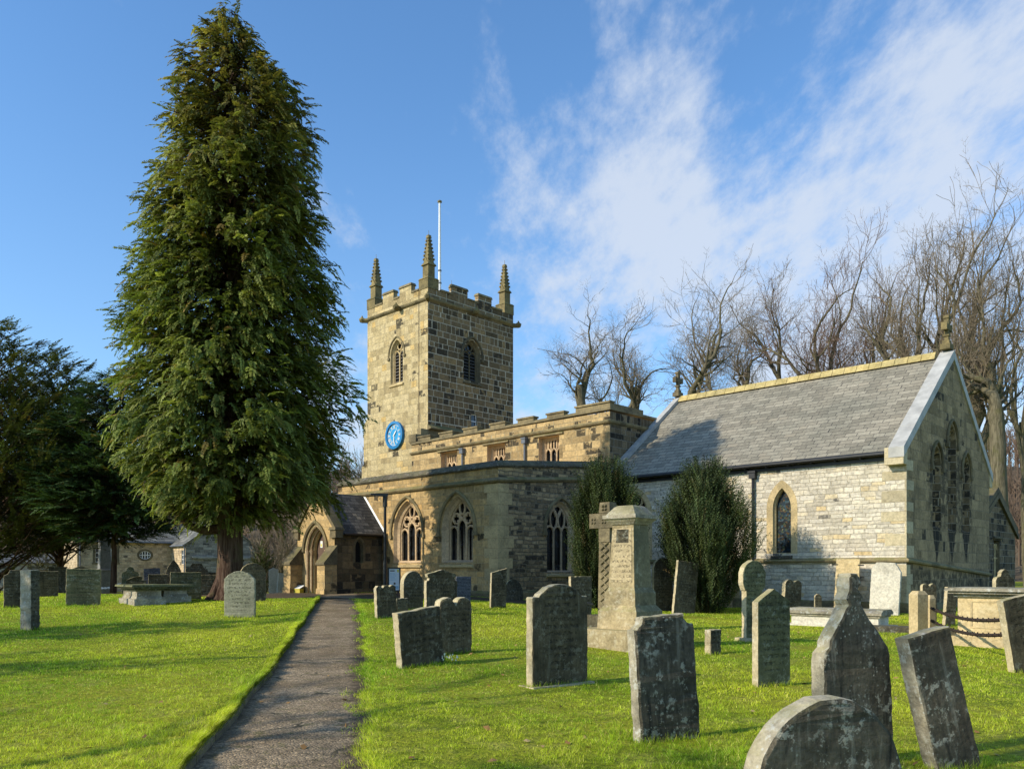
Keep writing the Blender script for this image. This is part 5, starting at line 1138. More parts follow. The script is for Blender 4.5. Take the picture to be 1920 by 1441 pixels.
m=MB(); rq(m,(-.2,-.3,2.7),(8.6,-.3,2.7),(8.6,4,3.5),(-.2,4,3.5)); m.build('roof',M_slated,sh)
m=MB(); m.box((5.6,.1,-.5),(8.0,.16,2.1)); m.build('door',M_woodw,sh)
fn=thing('garden_fence','brown close-boarded fence in the gap between conifer and porch','fence',((470-CX)/FPX*62,62,-.7),math.radians(8))
m=MB()
for i in range(44): 
    x=i*.15; m.box((x,0,-.2),(x+.14,.03,1.55+random.uniform(-.03,.03)))
m.build('boards',M_woodw,fn)
for i in range(4): m=MB(); m.box((i*2.1,.03,-.3),(i*2.1+.1,.13,1.6)); m.build('post',M_woodw,fn)
m=MB(); m.box((0,.031,.4),(6.6,.07,.5)); m.box((0,.031,1.2),(6.6,.07,1.3)); m.build('rail',M_woodw,fn)
# ================================================================== vegetation
M_conif=leafmat('conifer_foliage',.30,(1.98,1.92,1.6)); M_yew=leafmat('yew_foliage',.22,(1.6,1.6,1.4)); M_bushm=leafmat('evergreen_foliage',.25,(1.5,1.45,1.4))
M_grass=leafmat('grass_blades',.40,(1.62,1.72,1.35),rough=.55)
M_bark=bark('red_brown_bark',(.045,.024,.016),(.13,.085,.06)); M_barkg=bark('mossy_grey_bark',(.075,.065,.04),(.19,.165,.105)); M_twig=flat('bare_twigs',(.215,.17,.115),.9,.1,0,.3,.4); M_twigr=flat('reddish_twigs',(.20,.135,.10),.9,.1,0,.3,.4)
def norm(a): return a/np.maximum(np.linalg.norm(a,axis=-1,keepdims=True),1e-9)
def frond(n=8, ang=52, ln=.36, wd=.105, droop=.30, seed=0):
    r=np.random.default_rng(seed); V=[];F=[];t_=[]
    def kite(b,d,L,w):
        d=d/np.linalg.norm(d); s=np.cross(d,[0,0,1]); s/=np.linalg.norm(s)+1e-9; s=s+np.array([0,0,r.normal(0,.35)]); o=len(V)
        V.extend([b,b+d*L*.45+s*w,b+d*L+np.array([0,0,-.06*L]),b+d*L*.45-s*w]); F.append([o,o+1,o+2,o+3]); t_.extend([.5,.8,1.15,.8])
    for i in range(n):
        t=.12+.80*i/(n-1); b=np.array([t,0,-droop*t*t])
        for s in (-1,1):
            a=math.radians(ang+r.normal(0,8)); L=ln*(1.05-.62*t)*r.uniform(.8,1.2)
            kite(b,np.array([cos(a),s*sin(a),-.25*droop-.12+r.normal(0,.10)]),L,wd*L/ln*1.1)
    kite(np.array([.86,0,-droop*.74]),np.array([1,0,-droop*1.6]),.26,wd*.8)
    return np.array(V),np.array(F),np.array(t_)
def needleshoot(n=22, seed=0, ln=.16, wd=.03, curve=.12):
    """an upright shoot along +x clothed all round with short leaves"""
    r=np.random.default_rng(seed); V=[];F=[];t_=[]
    for i in range(n):
        t=.02+.96*i/(n-1); az=i*2.4+r.normal(0,.3); d=np.array([.75,cos(az),sin(az)])+r.normal(0,.12,3); d/=np.linalg.norm(d)
        b=np.array([t,0,curve*t*t]); s=np.cross(d,[1,0,0]); s/=np.linalg.norm(s)+1e-9; L=ln*(1.1-.5*t); o=len(V)
        V.extend([b,b+d*L*.5+s*wd,b+d*L,b+d*L*.5-s*wd]); F.append([o,o+1,o+2,o+3]); t_.extend([.55,.85,1.15,.85])
    return np.array(V),np.array(F),np.array(t_)
def scatter(protos, pos, ax, up, sc, col, seed=0):
    """place prototype sprays: local x along ax, local z near up"""
    r=np.random.default_rng(seed); N=len(pos); which=r.integers(0,len(protos),N); VV=[];FF=[];CC=[];o=0
    X=norm(ax); Y=norm(np.cross(up,X)); Z=np.cross(X,Y)
    for k,(V,F,t) in enumerate(protos):
        m=np.where(which==k)[0]
        if len(m)==0: continue
        P=(V[None,:,0:1]*X[m][:,None]+V[None,:,1:2]*Y[m][:,None]+V[None,:,2:3]*Z[m][:,None])*sc[m][:,None,None]+pos[m][:,None]
        C=col[m][:,None,:]*t[None,:,None]
        f=(F[None]+(np.arange(len(m))*len(V))[:,None,None]).reshape(-1,4)+o
        VV.append(P.reshape(-1,3)); FF.append(f); CC.append(C.reshape(-1,3)); o+=len(m)*len(V)
    return np.concatenate(VV),np.concatenate(FF),np.concatenate(CC)
def palette(r,N,a,b,bright=.3,warm=.0,warmc=(.14,.09,.03)):
    t=r.random((N,1)); c=np.array(a)*(1-t)+np.array(b)*t; c=c*(1+r.normal(0,bright,(N,1))).clip(.4,1.9)
    if warm: 
        w=(r.random((N,1))<warm)*r.uniform(.3,.9,(N,1)); c=c*(1-w)+np.array(warmc)*w
    return c
FR=[frond(11,50,.27,.062,.28+.14*(i%3),seed=i) for i in range(7)]
FY=[frond(9,48,.22,.05,.10,seed=20+i) for i in range(4)]
NS=[needleshoot(26,seed=40+i,ln=.12,wd=.022,curve=(-.1,.1,.25)[i%3]) for i in range(5)]
def conifer(root, prof, nb, seed, colA, colB, protos, spr=26, size=(.5,.9), rise=(-.15,.25), droop=.9, mat=None, warmtop=True, fill=900, asym=None, sag=.35, upright=.0, inner=.30, vj=.05, cx=None):
    r=np.random.default_rng(seed); zs=np.array([p[0] for p in prof]); Rs=np.array([p[1] for p in prof]); zz=np.linspace(zs[0],zs[-1],400); RR=np.interp(zz,zs,Rs)
    w=RR+.35; cdf=np.cumsum(w); cdf/=cdf[-1]
    P=[];A=[];U=[];Sc=[];C=[]; limbs=[]
    for i in range(nb):
        z=np.interp((i+r.random())/nb,cdf,zz); az=i*2.39996+r.normal(0,.35); R=np.interp(z,zs,Rs)*r.uniform(.78,1.06)
        R*=1+.10*math.sin(az*2+z*.5+seed)+.07*math.sin(az*5+z*1.1)
        if asym is not None: R*=asym(az,z)
        o=np.array([cos(az),sin(az),0]); sd=np.array([-sin(az),cos(az),0]); ri=r.uniform(*rise)
        tone=1+r.normal(0,.16); n=max(6,int(spr*(.35+.65*R/Rs.max())))
        z0=z-ri*R*.6+ sag*R*.25
        for j in range(n):
            s=inner+(1-inner)*math.sqrt(r.random()); d=s*R
            h=z0+ri*d-sag*(d*d)/max(R,1)*.55
            lat=r.normal(0,.30)*(.35+.5*R*.28)*(1.1-.5*s)
            p=o*d+sd*lat; p[2]=h-abs(lat)*.25+r.normal(0,vj)
            a=o*(1.0)+sd*(lat*1.2+r.normal(0,.35)); a=a/np.linalg.norm(a); a[2]=ri-droop*s*.55+r.normal(0,.18+vj)+upright
            P.append(p);A.append(a);U.append([r.normal(0,.25),r.normal(0,.25),1.0]); Sc.append(r.uniform(*size)*(.75+.35*R/Rs.max())); 
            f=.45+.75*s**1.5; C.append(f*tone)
        if R>1.2 and i%2==0: limbs.append([o*0.05+np.array([0,0,z0-.1]),o*R*.45+np.array([0,0,z0+ri*R*.45-sag*R*.11]),o*R*.85+np.array([0,0,z0+ri*R*.85-sag*R*.4])])
    n0=len(P)
    for i in range(fill):      # shaded inner foliage round the trunk
        z=np.interp(r.random(),cdf,zz); R=np.interp(z,zs,Rs)*.5*math.sqrt(r.random()); az=r.uniform(0,2*PI)
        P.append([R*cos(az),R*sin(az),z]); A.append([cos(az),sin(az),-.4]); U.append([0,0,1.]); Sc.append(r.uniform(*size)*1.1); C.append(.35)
    P=np.array(P)
    if cx is not None: P[:,0]+=cx(P[:,2])
    A=np.array(A);U=np.array(U);Sc=np.array(Sc);C=np.array(C)
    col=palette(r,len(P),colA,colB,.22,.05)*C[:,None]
    if warmtop:
        t=sm((P[:,2:3]-zs[-1]*.45)/(zs[-1]*.5))*.75*(r.random((len(P),1))*.7+.3); lum=col.mean(1,keepdims=True); col=col*(1-t)+np.array([1.55,1.05,.35])*lum*t
    V,F,Cc=scatter(protos,P,A,U,Sc,col,seed); npmesh('crown',V,F,mat,root,Cc)
    return limbs
def limbmesh(mb,limbs,r0):
    for L in limbs: mb.tube([Vector(q) for q in L],[r0,r0*.6,r0*.25],5)
# the great conifer
D=28.; X=(430-CX)/FPX*D; Zc=gzf(X,D)
big=thing('conifer_tree','tall dense dark green conifer with drooping sprays, standing left of the porch','tree',(X,D,Zc))
k=D/FPX; HZ=lambda y:EYE+(HOR-y)*k-Zc
prof=[(HZ(972),1.5),(HZ(952),2.9),(HZ(925),3.55),(HZ(880),3.8),(HZ(800),3.85),(HZ(700),3.75),(HZ(600),3.45),(HZ(500),3.4),(HZ(420),3.15),(HZ(365),3.1),(HZ(300),2.75),(HZ(250),2.7),(HZ(208),2.3),(HZ(146),2.0),(HZ(104),1.4),(HZ(60),.80),(HZ(34),.38),(HZ(16),.14)]
def asy(az,z):   # lower boughs hang lowest on the church side and lift clear of the ground on the left
    if z<3.9: return .75 if cos(az)<-.45 else (.85 if cos(az)>.4 else 1.0)
    if z<8 and cos(az)>.3: return 1.10
    if z<9.5 and cos(az)<-.3: return .86
    return 1.0
prof=[(a_,b_*.955) for a_,b_ in prof]
cxs=lambda z: np.interp(z,[HZ(900),HZ(600),HZ(420),HZ(300),HZ(230),HZ(150),HZ(90),HZ(10)],[.0,.0,.12,.40,.62,.40,.12,-.05])
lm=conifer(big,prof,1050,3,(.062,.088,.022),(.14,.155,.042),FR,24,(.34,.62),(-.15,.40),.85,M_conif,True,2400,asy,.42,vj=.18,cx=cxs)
tb=MB(); th=HZ(75); 
tb.tube([(-.10,0,-.2),(-.06,0,.12),(0,0,.55),(.03,0,1.4),(.03,0,2.6),(cxs(th*.4)*.8,0,th*.4),(cxs(th*.7)*.9,0,th*.7),(cxs(th),0,th)],[.74,.60,.47,.43,.42,.30,.17,.03],12)
for a in range(7):  # root flare
    t=a*PI*2/7+.4; tb.tube([(cos(t)*.30-.05,sin(t)*.3,.75),(cos(t)*.50-.05,sin(t)*.50,.22),(cos(t)*.88-.08,sin(t)*.88,-.12)],[.14,.17,.06],6)
tb.tube([(-.15,-.1,2.55),(-.75,-.2,2.45),(-1.3,-.25,2.62),(-1.75,-.3,3.15),(-2.1,-.3,3.9)],[.20,.17,.15,.12,.08],8); tb.tube([(-.1,-.1,2.95),(-.65,.2,2.95),(-1.05,.3,3.25),(-1.3,.3,3.9)],[.15,.12,.10,.06],7)
limbmesh(tb,lm,.055); tb.build('trunk',M_bark,big,True)
# yews at the left border
def yew(label,px,D,top,bot,R,seed,nb,colA,colB,zc=.45,shape=None,rise=(.1,.7),tr=.48):
    X=(px-CX)/FPX*D; Z=gzf(X,D); t=thing('yew_tree',label,'tree',(X,D,Z),0,'dark evergreens at the left'); k=D/FPX; z0=EYE+(HOR-bot)*k-Z; z1=EYE+(HOR-top)*k-Z
    pr=[(z0+(z1-z0)*f,R*g) for f,g in (shape or [(0,.55),(.06,.85),(.2,1.0),(.4,.95),(.6,.8),(.78,.58),(.92,.3),(1,.08)])]
    lm=conifer(t,pr,nb,seed,colA,colB,FY,24,(.5,.85),rise,.35,M_yew,False,900,None,.10,.25,.25)
    b=MB(); b.tube([(0,0,-.2),(.05,0,z0*.6),(0,.05,z0+1.0),(0,0,z1*.8)],[tr,tr*.75,tr*.6,.05],9); limbmesh(b,lm,.05); b.build('trunk',M_bark,t,True); return t
yew('large dark yew cut by the left border, its pointed shoots highest at the edge',-20,38,600,1045,6.0,51,420,(.034,.048,.016),(.085,.088,.026),rise=(.25,.9))
yew('second dark yew with upright tips between the border yew and the conifer',112,42,668,1028,3.9,52,300,(.030,.044,.016),(.075,.075,.025),rise=(.3,1.0),tr=.2)
yew('dark green spreading evergreen tucked against the left side of the conifer',212,37,690,1010,3.3,53,300,(.028,.055,.020),(.055,.092,.032),rise=(-.1,.2),tr=.16)
# bushy upright yews by the church
def irish(label,px,D,top,prof,n,seed,fan=.25):
    X=(px-CX)/FPX*D; Z=gzf(X,D); t=thing('yew_bush',label,'bush',(X,D,Z),0,'upright yews beside the church'); r=np.random.default_rng(seed)
    zs=np.array([p[0] for p in prof]); Rs=np.array([p[1] for p in prof])*.93; H=zs[-1]
    z=r.random(n*2)*H*.97; R=np.interp(z,zs,Rs); keep=r.random(n*2)<(R/Rs.max()+.12); z=z[keep][:n];R=R[keep][:n]; N=len(z)
    az=r.random(N)*2*PI; ph=12; cl=np.floor(az/(2*PI)*ph+z*.25)   # columns of shoots
    R=R*(1+.24*np.sin(cl*2.9+1)+.08*np.sin(z*4+cl)); st_=r.random(N)<.03; R=np.where(st_,R*1.18,R); f=np.where(r.random(N)<.75,r.uniform(.82,1.03,N),np.sqrt(r.random(N))*.85)
    P=np.stack([R*f*np.cos(az),R*f*np.sin(az),z-.25],1)
    A=np.stack([np.cos(az)*fan,np.sin(az)*fan,np.ones(N)],1)+r.normal(0,.16,(N,3)); U=np.stack([np.cos(az),np.sin(az),np.zeros(N)],1)+r.normal(0,.2,(N,3))
    sc=r.uniform(.55,1.0,N)*(1.0); col=palette(r,N,(.036,.062,.022),(.085,.108,.036),.25,.04)*(.18+.92*f[:,None]**4)*(.72+.5*(np.sin(cl*12.9898)*43758.5%1))[:,None]  # shade of the hollows put into the colour: inner shoots darker
    sc=np.minimum(sc,(H+.25-P[:,2])*.9+.15)
    V,F,C=scatter(NS,P,A,U,sc,col,seed); npmesh('foliage',V,F,M_bushm,t,C)
    b=MB()
    for i in range(9): a=i*.7; b.tube([(.16*cos(a),.16*sin(a),-.1),(.3*cos(a),.3*sin(a),1.0),(Rs.max()*.5*cos(a),Rs.max()*.5*sin(a),H*.6)],[.07,.06,.02],5)
    b.build('stems',M_bark,t,True); return t
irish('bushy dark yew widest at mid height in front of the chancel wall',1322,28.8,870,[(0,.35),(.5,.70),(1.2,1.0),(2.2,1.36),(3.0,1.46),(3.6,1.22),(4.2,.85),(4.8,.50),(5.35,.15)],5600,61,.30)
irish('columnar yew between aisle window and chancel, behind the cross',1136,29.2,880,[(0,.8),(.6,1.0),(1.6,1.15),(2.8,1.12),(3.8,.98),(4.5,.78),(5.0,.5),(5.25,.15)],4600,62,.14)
# ---- leafless trees
def tubes(branches, sides):
    """list of (points (k,3), radii (k)) -> verts, quad faces"""
    VV=[];FF=[];o=0
    ang=2*PI*np.arange(sides)/sides; ca_,sa_=np.cos(ang),np.sin(ang)
    for P,R in branches:
        k=len(P); d=np.gradient(P,axis=0); d=norm(d); ref=np.where(np.abs(d[:,2:3])<.85,np.array([[0,0,1.]]),np.array([[1.,0,0]])); ref=np.repeat(ref[:1],k,0)
        a=norm(ref-d*(ref*d).sum(1,keepdims=True)); b=np.cross(d,a)
        V=P[:,None]+(a[:,None]*ca_[None,:,None]+b[:,None]*sa_[None,:,None])*R[:,None,None]
        i=np.arange(k*sides).reshape(k,sides); j=np.roll(i,-1,1)
        FF.append(np.stack([i[:-1],j[:-1],j[1:],i[1:]],-1).reshape(-1,4)+o); VV.append(V.reshape(-1,3)); o+=k*sides
    return np.concatenate(VV),np.concatenate(FF)
def twigfan(seed):
    r=np.random.default_rng(seed); V=[];F=[]
    def seg(a,b,w):
        d=b-a; s=np.cross(d,r.normal(0,1,3)); s=s/np.linalg.norm(s)*w; o=len(V); V.extend([a-s,a+s,b+s*.4,b-s*.4]); F.append([o,o+1,o+2,o+3])
    p=np.zeros(3); d=np.array([1.,0,0])
    for i in range(3):
        q=p+d*.36+r.normal(0,.04,3); seg(p,q,.013-.003*i)
        for s in (-1,1):
            e=q+np.array([r.uniform(.18,.34),s*r.uniform(.12,.30),r.normal(0,.14)]); seg(q,e,.008)
            seg(q*.4+e*.6,e+np.array([.12,-s*.10,r.normal(0,.08)]),.006)
        p=q; d=d+r.normal(0,.2,3); d/=np.linalg.norm(d)
    return np.array(V),np.array(F),np.ones(len(V))
TW=[twigfan(800+i) for i in range(6)]
def bare(label, px, D, top, width, seed, r0=.38, lean=(0,0), forks=3, fork_h=.30, up=.10, kids=(8,5,4,4), twig=M_twig, group='leafless trees behind the church', ang=(28,58), base=None, name='bare_tree', wig=.22, loc=None, H=None, tw=1.0, crownbias=.30, haze=.28, hz_s=1.0):
    r=np.random.default_rng(seed)
    if loc is None: X=(px-CX)/FPX*D; Y=D; Z=float(hillz(X,Y)) if Y>95 else gzf(X,Y)-.3; H=EYE+(HOR-top)/FPX*D-Z; W=width/FPX*D
    else: X,Y=loc; Z=gzf(X,Y)-.3; W=width
    lv=[[] for _ in range(6)]
    def rot(d,an):
        q=r.normal(0,1,3); q-=d*q.dot(d); q/=np.linalg.norm(q); v=d*cos(an)+q*sin(an); return v/np.linalg.norm(v)
    def grow(p,d,L,rad,l):
        k=7 if l==0 else (8 if l==1 else (7 if l==2 else (5 if l==3 else 4))); P=[p];dd=d.copy(); st=L/(k-1)
        for i in range(k-1):
            g=wig*(.3 if l==0 else 1.0)
            if l>0 and r.random()<.28: g*=2.1
            dd=dd+r.normal(0,g,3)*np.array([1,1,.6]); dd[2]+=up*(.9 if l<2 else .5); dd/=np.linalg.norm(dd); P.append(P[-1]+dd*st)
        P=np.array(P); R=np.linspace(rad,rad*(.72 if l==0 else (.34 if l<3 else .25)),k); lv[l].append((P,R))
        if l>=len(kids): return
        n=forks if l==0 else kids[l-1]+int(r.integers(-1,2))
        for i in range(n):
            t=r.uniform(crownbias,1.0) if l>0 else r.uniform(.70,1.0)
            if l>0 and i==0: t=.97
            f=t*(k-1); i0=min(int(f),k-2); q=P[i0]+(P[i0+1]-P[i0])*(f-i0); td=P[i0+1]-P[i0]; td/=np.linalg.norm(td)
            rl=R[i0]+(R[i0+1]-R[i0])*(f-i0)
            an=math.radians(r.uniform(*ang))*(.8 if l==0 else 1.)
            if i==0: an*=.45
            grow(q,rot(td,an),L*((r.uniform(.26,.50) if l==1 else r.uniform(.40,.68)) if i else .55) if l>0 else (1-fork_h)*r.uniform(.55,.85),rl*(.92 if i==0 else (r.uniform(.7,.9) if l==0 else r.uniform(.42,.68))),l+1)
    grow(np.zeros(3),np.array([lean[0],lean[1],1.0]),fork_h,.02,0)
    allP=np.concatenate([P for l in lv for P,_ in l]); zmax=np.percentile(np.concatenate([P for l in lv[3:] for P,_ in l])[:,2],99.6); xr=np.percentile(np.abs(allP[:,0]-np.median(allP[:,0])),97)*2
    sz=H/zmax; sx=W/xr; sx=np.clip(sx,sz*.62,sz*1.35)
    def tr(l): return [(P*np.array([sx,sx,sz]),R/.02*r0) for P,R in l]
    t=thing(name,label,'tree',(X,Y,Z),0,group)
    m=lambda l,mn: [(P,np.maximum(R,mn)) for P,R in l]
    V0,F0=tubes(m(tr(lv[0]),.03),9); V1,F1=tubes(m(tr(lv[1]+lv[2]),.02),6)
    npmesh('trunk',np.concatenate([V0,V1]),np.concatenate([F0,F1+len(V0)]),M_barkg,t,None,True)
    rest=[q for l in lv[3:] for q in l]
    if rest and haze:
        base_=[q for q in tr(lv[len(kids)]+lv[len(kids)-1]) if len(q[0])>2]; PP=[];AA=[]
        for P,_ in base_:
            for j in range(1,len(P)): 
                if r.random()<haze: PP.append(P[j]); d=P[j]-P[j-1]; AA.append(d/np.linalg.norm(d)+r.normal(0,.45,3)+np.array([0,0,.15]))
        PP=np.array(PP);AA=np.array(AA); Vh,Fh,_=scatter(TW,PP,AA,r.normal(0,1,(len(PP),3)),r.uniform(.5,1.15,len(PP))*H/26*hz_s,np.ones((len(PP),3)),seed)
    else: Vh=None
    if rest:
        V2,F2=tubes(m(tr(rest),.014*tw),3)
        if Vh is not None: F2=np.concatenate([F2,Fh+len(V2)]); V2=np.concatenate([V2,Vh])
        npmesh('crown',V2,F2,twig,t)
    return t
BT=[(1092,62,600,150,101,.36,(-.06,0),3,.68),(1182,66,596,150,102,.38,(.03,0),3,.66),(1300,66,518,150,103,.44,(-.05,0),3,.60),(1362,69,502,190,104,.46,(.02,0),4,.58),(1478,70,522,110,105,.36,(-.05,0),2,.62)]
LB=['leafless tree with twisted left-leaning limbs just right of the tower','leafless tree forked like a fan above the nave parapet','leafless tree with slender upright limbs over the left end of the chancel ridge','broad leafless tree with three wide forks above the chancel roof','thin leafless tree rising between two broader crowns over the ridge']
for lab,(px,D,top,w,sd,r0,ln,fk,fh) in zip(LB,BT): bare(lab,px,D,top,w,sd,r0,ln,fk,fh,.13)
bare('dense round-crowned leafless tree with reddish twigs above the chancel ridge',1552,65,470,215,106,.52,(.02,0),7,.48,.16,(8,6,5,3),M_twigr)
bare('very tall leafless tree with long upswept limbs, highest of those over the chancel',1712,60,376,225,107,.58,(-.02,0),5,.50,.18,(8,6,4,3))
bare('tall leafless tree leaning right behind the gable cross',1806,57,388,200,108,.52,(.05,0),4,.52,.18,(8,6,4,3))
bare('tall grey-trunked leafless tree at the right border above the vestry',1878,52,470,180,109,.62,(.02,0),5,.52,.18,(8,6,4,3))
FB=[('hazy fine-twigged leafless tree low behind the ridge, under the thin tree',1446,80,618,110,201),('fine-twigged leafless tree right of the reddish round crown',1625,80,590,110,202),('bushy upswept leafless tree behind the tallest one',1700,76,530,150,203),('upswept fine-twigged tree behind the leaning one at far right',1850,74,480,130,204),('slim many-stemmed leafless tree at the very right edge',1925,68,440,110,205),('small hazy leafless tree between tower and fan-shaped tree',1130,84,650,90,206)]
for lab,px,D,top,w,sd in FB: bare(lab,px,D,top,w,sd,.26,(0,0),6,.45,.28,(5,5,3),M_twig,'finer leafless trees farther back',(14,36),crownbias=.2,tw=1.1,haze=.15)
bare('bare twiggy tree top showing between conifer and tower',676,80,800,70,207,.2,(0,0),5,.40,.25,(7,6,5),M_twig,'finer leafless trees farther back',(18,44),tw=1.4)
# bare shrubs and an evergreen in the gap beside the porch
for i,(px,D,top,w,sd,lab) in enumerate([(498,58,965,75,301,'pale bare shrub beside the conifer trunk, left of the taller ones'),(545,60,950,85,302,'tall tangled bare shrub behind the porch doorway'),(522,66,975,80,303,'tangled brown shrub behind the paler ones near the porch')]):
    bare(lab,px,D,top,w,sd,.09,(0,0),9,.06,.20,(7,6,5),M_twig,'bare shrubs beyond the churchyard',(16,50),name='bare_shrub',crownbias=.15,tw=1.1)
def shrub(label,px,D,top,R,seed,n=500,name='evergreen_shrub',colA=(.035,.05,.014),colB=(.08,.095,.03)):
    X=(px-CX)/FPX*D; Z=gzf(X,D)-.2; H=EYE+(HOR-top)/FPX*D-Z; r=np.random.default_rng(seed); t=thing(name,label,'shrub',(X,D,Z))
    u=norm(r.normal(0,1,(n,3))); u[:,2]=np.abs(u[:,2]); f=r.uniform(.6,1.05,(n,1)); P=u*f*np.array([R,R,H*.95]); P[:,2]+=.05
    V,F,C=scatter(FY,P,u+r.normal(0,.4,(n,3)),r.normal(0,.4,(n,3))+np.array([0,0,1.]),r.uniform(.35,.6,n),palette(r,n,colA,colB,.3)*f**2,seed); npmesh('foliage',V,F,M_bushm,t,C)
    b=MB(); 
    for i in range(5): b.tube([(.05*i-.1,0,-.1),((i-2)*.2*R,.1,H*.5)],[.04,.015],5)
    b.build('stems',M_bark,t,True)
shrub('round green evergreen shrub in the gap between conifer and porch',492,57,1018,.85,71)
shrub('dull brown-green hedge clump beside the low outbuilding',85,60,1030,1.6,72,500,'hedge',(.05,.045,.02),(.10,.09,.04))
# far wood on the hills: thousands of bare stems, nobody could count them
r=np.random.default_rng(5); B=[]
n=0; Bv=[];Bf=[]
pts=[]
for x,y in zip(np.concatenate([r.uniform(-130,-10,900),r.uniform(60,200,700)]),np.concatenate([r.uniform(92,210,900),r.uniform(95,200,700)])):
    pts.append((x,y,float(hillz(x,y))))
protoB=[]
for s in range(6):
    q=np.random.default_rng(900+s); L=[]
    L.append((np.array([[0,0,-.5],[0,0,2.5],[.1,0,5.]]),np.array([.16,.11,.04])))
    for i in range(16):
        z=q.uniform(1.2,4.2); a=q.uniform(0,2*PI); p0=np.array([0,0,z]); d=np.array([cos(a)*.7,sin(a)*.7,1.0]); l=q.uniform(.9,2.1); p1=p0+d*l*.5+q.normal(0,.1,3); p2=p0+d*l+q.normal(0,.2,3)+np.array([0,0,.3])
        L.append((np.stack([p0,p1,p2]),np.array([.05,.035,.02])))
        for j in range(3): e=p1+q.normal(0,.45,3)+np.array([0,0,.8]); L.append((np.stack([p1,(p1+e)/2+q.normal(0,.06,3),e]),np.array([.03,.022,.014])))
    protoB.append(tubes(L,3))
o=0
for x,y,z in pts:
    V,F=protoB[int(r.integers(0,6))]; s=r.uniform(.8,1.45); a=r.uniform(0,2*PI); c,s_=cos(a),sin(a)
    W=V.copy(); W=np.stack([V[:,0]*c-V[:,1]*s_,V[:,0]*s_+V[:,1]*c,V[:,2]*1.15],1)*s+np.array([x,y,z]); Bv.append(W); Bf.append(F+o); o+=len(V)
tag(npmesh('woodland',np.concatenate(Bv),np.concatenate(Bf),flat('winter_wood',(.17,.12,.085),.95,.1,0,.35,.06)),'brown leafless woodland on the far hillside','woodland',None,'stuff')
# trees outside the left edge of the view whose shadows reach the lawn
bare('bare tree standing beyond the left edge of the view',0,0,0,9,401,.30,(0,0),4,.35,.18,(7,6,4),loc=(-21,6.2),H=13,group='trees beyond the left edge',tw=2.5,haze=0)
bare('bare tree standing beyond the left edge, nearest the viewer',0,0,0,8,402,.30,(0,0),4,.32,.18,(8,5,4),loc=(-18.5,-3.4),H=14,group='trees beyond the left edge',tw=2.2,haze=0)
t=thing('yew_tree','clipped yew standing beyond the left edge of the view','tree',(-23.5,11.2,0)); 
conifer(t,[(.5,1.6),(2,2.3),(5,2.1),(9,1.3),(12.5,.2)],170,405,(.03,.04,.014),(.06,.07,.02),FY,18,(.6,.9),(.2,.6),.3,M_yew,False,300); b=MB(); b.tube([(0,0,-.2),(0,0,12)],[.3,.05],8); b.build('trunk',M_bark,t,True)
t=thing('conifer_tree','sparse conifer standing behind the viewer on the left','tree',(-16.5,-2.8,0))
conifer(t,[(3,1.0),(6,1.6),(9,1.5),(12,1.0),(15,.2)],70,407,(.03,.04,.014),(.06,.07,.02),FY,14,(.5,.8),(-.1,.5),.4,M_yew,False,60); b=MB(); b.tube([(0,0,-.2),(0,0,14.5)],[.3,.04],8); b.build('trunk',M_bark,t,True)
# snowdrops by the tilted slab
X,Y,Z=at(835,1243); sd=thing('snowdrops','small clump of white snowdrops at the foot of the double-lobed headstone','flowers',(X,Y,Z))
r=np.random.default_rng(8); n=34; P=np.stack([r.normal(0,.13,n),r.normal(0,.10,n),r.uniform(.05,.16,n)],1); V=[];F=[]
fl=MB(); lf=MB()
for p in P:
    s=.011; fl.add([(p[0]-s,p[1],p[2]),(p[0],p[1]-s,p[2]-.012),(p[0]+s,p[1],p[2]),(p[0],p[1]+s,p[2]-.012),(p[0],p[1],p[2]+.022)],[(0,1,4),(1,2,4),(2,3,4),(3,0,4),(0,3,2,1)])
    q=r.normal(0,.03,2); lf.add([(p[0]-.006,p[1],-.02),(p[0]+.006,p[1],-.02),(p[0]+q[0],p[1]+q[1],p[2])],[(0,1,2)])
fl.build('petals',flat('cream_petals',(.8,.78,.6)),sd,False,False); lf.build('leaves',flat('flower_leaf',(.06,.12,.03)),sd,False,False)
# ---- grass blades
def blades(X,Y,Z,h,w,r,col,lean=.5,dirv=None):
    N=len(X); a=r.random(N)*2*PI; b=np.stack([X,Y,Z-.006],1); s=np.stack([np.cos(a),np.sin(a),np.zeros(N)],1)*(w/2)[:,None]
    l=r.normal(0,lean,(N,2))*h[:,None]
    if dirv is not None: l=l*.5+dirv*h[:,None]
    tip=b+np.stack([l[:,0],l[:,1],h],1)
    V=np.stack([b-s,b+s,tip],1).reshape(-1,3); F=np.arange(3*N).reshape(-1,3)
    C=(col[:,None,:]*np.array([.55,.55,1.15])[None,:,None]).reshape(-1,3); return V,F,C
r=np.random.default_rng(21)
def gcol(X,Y,r):
    N=len(X); p=.5+.25*np.sin(X*.8+Y*.33+1)+.25*np.sin(X*.31-Y*.6)+.18*np.sin(X*2.7+Y*1.9)+r.normal(0,.18,N); p=np.clip(p,0,1)[:,None]
    c=np.array([.15,.255,.012])*(1-p)+np.array([.42,.42,.035])*p
    d=(r.random(N)<.12)[:,None]; c=np.where(d,np.array([.55,.46,.17]),c); return c*(1+r.normal(0,.30,(N,1))+(.22*np.sin(X*9+3*np.sin(Y*5))*np.sin(Y*8+X*3))[:,None]).clip(.35,1.8)
GV=[];GF=[];GC=[];go=0
def addg(V,F,C):
    global go
    GV.append(V);GF.append(F+go);GC.append(C);go+=len(V)
N=760000; u=r.random(N); y0,y1=4.6,37.; ex=-.75; Y=(y0**(1+ex)+u*(y1**(1+ex)-y0**(1+ex)))**(1/(1+ex)); X=(r.random(N)*2-1)*.70*Y
